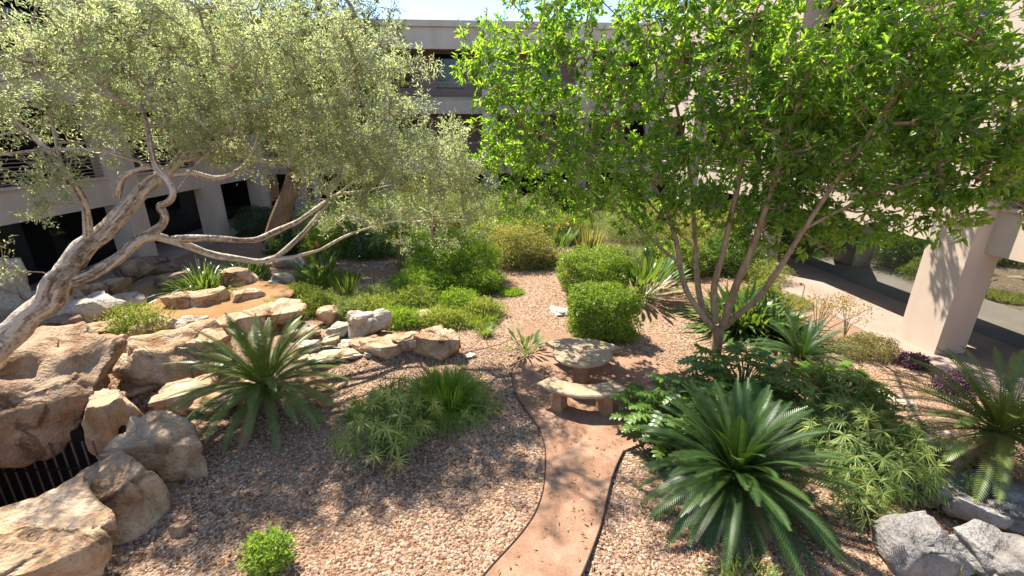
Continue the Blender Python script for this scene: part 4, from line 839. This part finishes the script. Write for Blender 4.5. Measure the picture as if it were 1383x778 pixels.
# papyrus like plants
cyperus('umbrella_papyrus', 'wide umbrella papyrus on the gravel right of the left sago palm', T(525, 612)+np.array([0, .1, 0]), 105, 1.12, .85, nb=20, bl=.21, bw=.017, group='umbrella papyrus clumps')
cyperus('umbrella_papyrus', 'pale umbrella papyrus spilling over the gravel by the pine green bush', T(640, 560), 22, .35, .5, nb=16, bl=.17, bw=.012, group='umbrella papyrus clumps')
cyperus('umbrella_papyrus', 'umbrella papyrus between the large and right sago palms', T(1160, 635), 110, 1.1, .9, nb=20, bl=.2, bw=.016, group='umbrella papyrus clumps')
cyperus('umbrella_papyrus', 'umbrella papyrus just above the grey boulders', T(1225, 655), 60, .8, .6, nb=20, bl=.19, bw=.016, group='umbrella papyrus clumps')
cyperus('umbrella_papyrus', 'umbrella papyrus behind the large sago palm on its right', T(1120, 575), 110, .9, .9, nb=18, bl=.2, bw=.016, group='umbrella papyrus clumps')
cyperus('umbrella_papyrus', 'umbrella papyrus at the bottom edge right of the large sago palm', T(1160, 700), 40, .7, .4, nb=18, bl=.18, bw=.012, group='umbrella papyrus clumps')
strap_plant('juniper_bush', 'bright green needle leaved bush behind the papyrus by the path', 'shrub', T(600, 548), 1700, .98, .022, 'l_lime', .45, (0, 68), base=.42, seg=3, prof=(.6, 1, .6, .1))
tuft('grass_tips', 'pale grass blades rising beside the lower right boulders', T(1330, 775), (.5, .25), 90, .4, 'l_grass', .012)
tuft('grass_tips', 'yellow green blades at the bottom edge under the large sago palm', T(1010, 790), (.4, .2), 120, .35, 'l_papy', .015)
# philodendrons
lobed('philodendron', 'philodendron with cut leaves left of the tree trunk above the large sago palm', T(915, 590), 85, .95, .42, 'l_phil', spread=1.0, group='philodendrons with cut leaves')
lobed('philodendron', 'philodendron around the foot of the multi stemmed tree', T(1000, 545), 90, 1.0, .42, 'l_phil', spread=1.1, group='philodendrons with cut leaves')
lobed('philodendron', 'philodendron right of the tree foot near the small sago palm', T(1125, 548), 60, .8, .38, 'l_phil', spread=.8, group='philodendrons with cut leaves')
# small leafy things
leafy('fig_seedling', 'small bright green bush alone at the bottom of the gravel bed', T(366, 765), (.26, .24, .24), 900, 'l_lime', .075, .04, .5, hfrac=.9, noisy=.35)
leafy('rock_fern', 'bright green fern growing in the gap beside the cave boulder', T(140, 545)+np.array([0, .25, .25]), (.42, .5, .42), 2600, 'l_lime', .06, .022, .4, cat='fern', hfrac=.6, noisy=.4)
leafy('rock_fern', 'trailing green fern hanging down right of the cave', T(150, 590)+np.array([0, .3, .15]), (.15, .15, .35), 500, 'l_lime', .05, .022, .3, cat='fern', hfrac=.6, noisy=.4)
leafy('pond_plant', 'yellow green leafy plant growing at the front edge of the pond', T(192, 452), (.66, .45, .5), 2600, 'l_papy', .08, .03, .4, cat='plant', noisy=.4)
tuft('reed_clump', 'thin yellow stems standing above the pond edge plant', T(192, 446), (.5, .25), 90, .75, 'l_papy', .012, 'plant', .05)
leafy('low_fern_shrub', 'rounded rich green fern like shrub in the middle of the garden', T(612, 385)+np.array([0, .5, 0]), (1.3, 1.0, .75), 14000, 'l_lime', .12, .034, .6, hfrac=.8, noisy=.3)
leafy('low_fern_shrub', 'smaller green shrub hugging the front left of the fern like shrub', T(570, 400)+np.array([0, .2, 0]), (.85, .6, .4), 6000, 'l_lime', .12, .034, .6, hfrac=.7, noisy=.3)
leafy('low_fern_shrub', 'lighter green shrub at the right foot of the fern like shrub', T(650, 395)+np.array([0, .2, 0]), (.6, .5, .35), 4000, 'l_lime', .12, .034, .6, hfrac=.7, noisy=.3)
leafy('olive_shrub', 'pale twiggy shrub right of the dirt path entrance', T(700, 362)+np.array([0, .5, 0]), (1.15, .9, .9), 9000, 'l_olive', 0.120, 0.038, .35, noisy=.35, group='olive shrubs in the far bed')
leafy('olive_shrub', 'pale twiggy shrub farther back beneath the tree gap', T(690, 325)+np.array([0, .5, 0]), (1.7, 1.1, 1.2), 12000, 'l_feather', 0.135, 0.045, .35, noisy=.35, group='olive shrubs in the far bed')
leafy('olive_shrub', 'grey green loose shrub behind the short palm', T(575, 325)+np.array([0, 1.2, 0]), (1.9, 1.2, 1.3), 12000, 'l_feather', 0.135, 0.045, .35, noisy=.4, group='olive shrubs in the far bed')
leafy('olive_shrub', 'feathery shrub right of the upright spiky plant', T(850, 335)+np.array([0, .6, 0]), (1.9, 1.2, .9), 14000, 'l_feather', .10, .018, .6, noisy=.3, group='olive shrubs in the far bed')
leafy('olive_shrub', 'grey green shrub under the right wing balcony', T(960, 345)+np.array([0, .6, 0]), (1.6, 1.2, .9), 9000, 'l_olive', 0.135, 0.045, .35, noisy=.3, group='olive shrubs in the far bed')
leafy('olive_shrub', 'light shrub filling the far corner of the garden', T(640, 300)+np.array([0, .5, 0]), (2.2, 1.2, 1.2), 12000, 'l_feather', 0.165, 0.053, .35, noisy=.4, group='olive shrubs in the far bed')
leafy('olive_shrub', 'yellow green shrub against the far glass', T(770, 298)+np.array([0, .5, 0]), (1.8, 1.2, 1.2), 9000, 'l_back', 0.165, 0.053, .35, noisy=.4, group='olive shrubs in the far bed')
for px, py, rx, rz, mt, lab in [
    (520, 318, 1.5, 1.2, 'l_strap', 'dark leafy shrub between the fallen looking branches and far glass'),
    (610, 300, 1.5, 1.2, 'l_hedge', 'bright green shrub below the far spandrel left of centre'),
    (665, 345, 1.1, .8, 'l_papy', 'yellow green loose shrub left of the flowering bird of paradise'),
    (720, 312, 1.4, 1.1, 'l_strap', 'deep green shrub behind the yellow flowers'),
    (640, 322, 1.2, .9, 'l_grass', 'pale yellowish shrub in the middle of the far bed'),
    (820, 305, 1.6, 1.2, 'l_strap', 'deep green shrub behind the upright spiky plant'),
    (905, 320, 1.4, 1.1, 'l_hedge', 'bright shrub beside the second right column'),
    (830, 368, .9, .5, 'l_feather', 'low silvery mound touching the back of the clipped shrubs'),
    (990, 372, 1.1, .9, 'l_strap', 'deep green shrub seen through the tree stems'),
    (930, 375, .9, .7, 'l_papy', 'loose yellow green shrub left of the tree stems'),
    (500, 350, .9, .6, 'l_strap', 'low dark plant under the end of the long horizontal branch'),
    (470, 335, 1.1, .9, 'l_papy', 'loose green shrub left of the nearer short palm'),
    (560, 345, .9, .6, 'l_lime', 'fresh green low shrub between the two short palms'),
    (700, 335, 1.0, .8, 'l_hedge', 'bright leafy shrub left of the yellow flowers'),
    (770, 330, .9, .8, 'l_papy', 'yellowish shrub between yellow flowers and spiky plant'),
    (735, 365, .55, .35, 'l_olive', 'low pale shrub at the end of the dirt path'),
    (860, 325, 1.2, 1.0, 'l_papy', 'yellow green shrub behind the feathery silver one'),
    (1000, 340, 1.3, 1.1, 'l_hedge', 'bright shrub just left of the walkway in the distance'),
    (905, 365, .8, .6, 'l_strap', 'deep green clump right of the large bird of paradise'),
    (1035, 430, .6, .5, 'l_papy', 'loose shrub in front of the walkway behind the right stems'),
    (440, 350, .9, .7, 'l_lime', 'light green shrub behind the left orange flowers'),
    (385, 345, .8, .5, 'l_dark', 'low shaded plant below the brown trunked tree')]:
    leafy('bed_shrub', lab, T(px, py)+np.array([0, .5, 0]), (rx*1.2, rx*.9, rz*1.15), int(8000*rx), mt, .13, .045, .4, noisy=.42, group='mixed shrubs in the far bed')
leafy('dark_bush', 'dark green bush against the third left column', T(352, 320)+np.array([0, .5, 0]), (1.1, .9, .8), 8000, 'l_dark', .09, .04, .7, noisy=.2)
leafy('dark_bush', 'dark green planting behind the orange flowers', T(455, 318)+np.array([0, .5, 0]), (1.6, 1.1, .9), 8000, 'l_dark', .10, .04, .7, noisy=.3)
leafy('low_grey_shrub', 'low olive shrub spreading before the thick right column', T(1178, 488)+np.array([.1, .35, 0]), (.75, .45, .32), 5200, 'l_olive', .05, .02, .6, noisy=.35)
leafy('purple_plant', 'purple leaved plant at the foot of the thick right column', T(1238, 498)+np.array([0, .1, 0]), (.32, .22, .2), 900, 'l_purple', .08, .035, .5, cat='plant', noisy=.3, group='purple leaved plants')
leafy('purple_plant', 'purple leaved plant behind the right sago palm fronds', T(1292, 530)+np.array([0, .1, 0]), (.4, .25, .24), 1100, 'l_purple', .08, .035, .5, cat='plant', noisy=.3, group='purple leaved plants')
leafy('light_grass_shrub', 'light yellow green shrub between the tree stems and walkway', T(1040, 385)+np.array([0, .3, 0]), (.8, .6, .5), 4000, 'l_grass', .08, .02, .6, noisy=.35)
def sapling(label, p, H, mat, tips, seed):
    global rng
    rng = np.random.default_rng(seed); p = np.array(p, float); r = root('young_shrub', label, 'shrub', tuple(p), 'thin young yellow shrubs'); s = MB(); b = MB()
    for k in range(tips):
        e = p+np.array([rng.normal(0, .32), rng.normal(0, .2), H*rng.uniform(.55, 1)]); mid = p+np.array([(e-p)[0]*.3, (e-p)[1]*.3, H*.4]); s.tube([p, mid, e], [.016, .011, .004], 5, cap=False)
        n = 70; q = e+rng.normal(0, .1, (n, 3)); D = unit(rdir(n)+np.array([0, 0, .3])); b.leaves(q, D, unit(rdir(n)+np.array([0, 0, 1.])), .055, .022)
    s.build('stems', M['twig'], r); b.build('leaves', M[mat], r)
sapling('thin bushy young shrub with yellow brown leaves beside the walkway', T(1100, 462), 1.15, 'l_yellow', 11, 3)
sapling('thin forked young shrub with yellow leaf tips right of its bushier neighbour', T(1140, 455), .95, 'l_yellow', 5, 4)
rng = np.random.default_rng(123)
# feathery ground cover patches
for px, py, rx, ry, n, L, mt, lab in [
    (520, 432, .7, .5, 1500, .45, 'l_grass', 'feathery yellow green ground cover behind the white split boulder'),
    (590, 428, .6, .45, 1300, .42, 'l_grass', 'feathery ground cover above the angular boulder'),
    (650, 432, .36, .5, 1700, .4, 'l_papy', 'grassy clump along the edge of the open gravel'),
    (470, 415, .5, .5, 900, .45, 'l_grass', 'feathery ground cover at the left by the stream'),
    (690, 396, .3, .3, 1300, .24, 'l_lime', 'small isolated green tuft beside the dirt path'),
    (405, 418, .7, .6, 2600, .5, 'l_papy', 'yellow green grass behind the long flat boulder'),
    (440, 380, .9, .6, 2000, .5, 'l_papy', 'sparse grass around the left orange flowers'),
    (845, 345, 1.0, .6, 3000, .5, 'l_feather', 'silvery grass behind the large bird of paradise'),
    (1060, 410, .5, .5, 1500, .35, 'l_olive', 'thin dry grass on the gravel by the walkway'),
    (500, 560, .3, .25, 500, .35, 'l_papy', 'stray grass blades between left sago palm and papyrus')]:
    q = T(px, py); tuft('ground_cover_grass', lab, q, (rx, ry), n, L, mt, .011, 'grass', .5)
for k, (px, py, rx, rz, mt, lab) in enumerate([
    (500, 425, .55, .42, 'l_grass', 'feathery low mound behind the white split boulder'),
    (540, 440, .5, .4, 'l_lime', 'small fresh green mound above the block boulder'),
    (560, 415, .6, .48, 'l_papy', 'taller feathery mound in the middle of the ground cover'),
    (600, 440, .45, .38, 'l_grass', 'pale feathery mound above the large angular boulder'),
    (620, 415, .5, .42, 'l_lime', 'green feathery mound under the fern like shrub'),
    (655, 425, .4, .36, 'l_grass', 'feathery mound at the gravel edge above the rusty flax'),
    (475, 430, .42, .4, 'l_feather', 'silvery mound left of the white split boulder'),
    (520, 405, .6, .4, 'l_feather', 'silvery mound farthest back in the ground cover'),
    (435, 420, .5, .45, 'l_papy', 'yellow green mound above the long flat boulder'),
    (405, 405, .45, .4, 'l_grass', 'pale mound beside the small white rock')]):
    leafy('ground_cover', lab, T(px, py), (rx*1.35, rx*.95, rz*.85), int(6800*rx), mt, .12, .026, .35, noisy=.5, cat='ground cover', group='feathery ground cover mounds', stems=4)
# short palms with thin trunks in the middle distance
for px, py, Y, h, lab in [(540, 366, 0, 1.5, 'short thin trunked palm nearer the camera in the middle garden'), (588, 345, 0, 1.5, 'short thin trunked palm farther back beside the brown boulder')]:
    q = T(px, py); r = root('short_palm', lab, 'palm', tuple(q), 'short thin trunked palms')
    MB().tube([q, q+np.array([.03, 0, h*.5]), q+np.array([-.02, 0, h])], [.09, .075, .06], 8).build('trunk', M['barko'], r)
    b = MB(); n = 46; az = rng.uniform(0, 6.28, n); el = rng.uniform(-.2, 1.1, n); D = np.stack([np.cos(az)*np.cos(el), np.sin(az)*np.cos(el), np.sin(el)], -1); top = q+np.array([0, 0, h])
    for i in range(n):
        c = top+D[i]*np.linspace(.15, .95, 16)[:, None]; c[:, 2] -= .3*np.linspace(0, 1, 16)**2; sd = unit(np.cross(D[i], [0, 0, 1.]))
        for sg in (-1, 1): dd = unit(sd*sg+D[i]*.6)[None].repeat(16, 0); b.blades(c, dd, unit(np.cross(dd, [0, 0, 1.])+.3), .22, .03, .3, 2, (1, .8, .1))
    b.build('fronds', M['l_papy'], r)
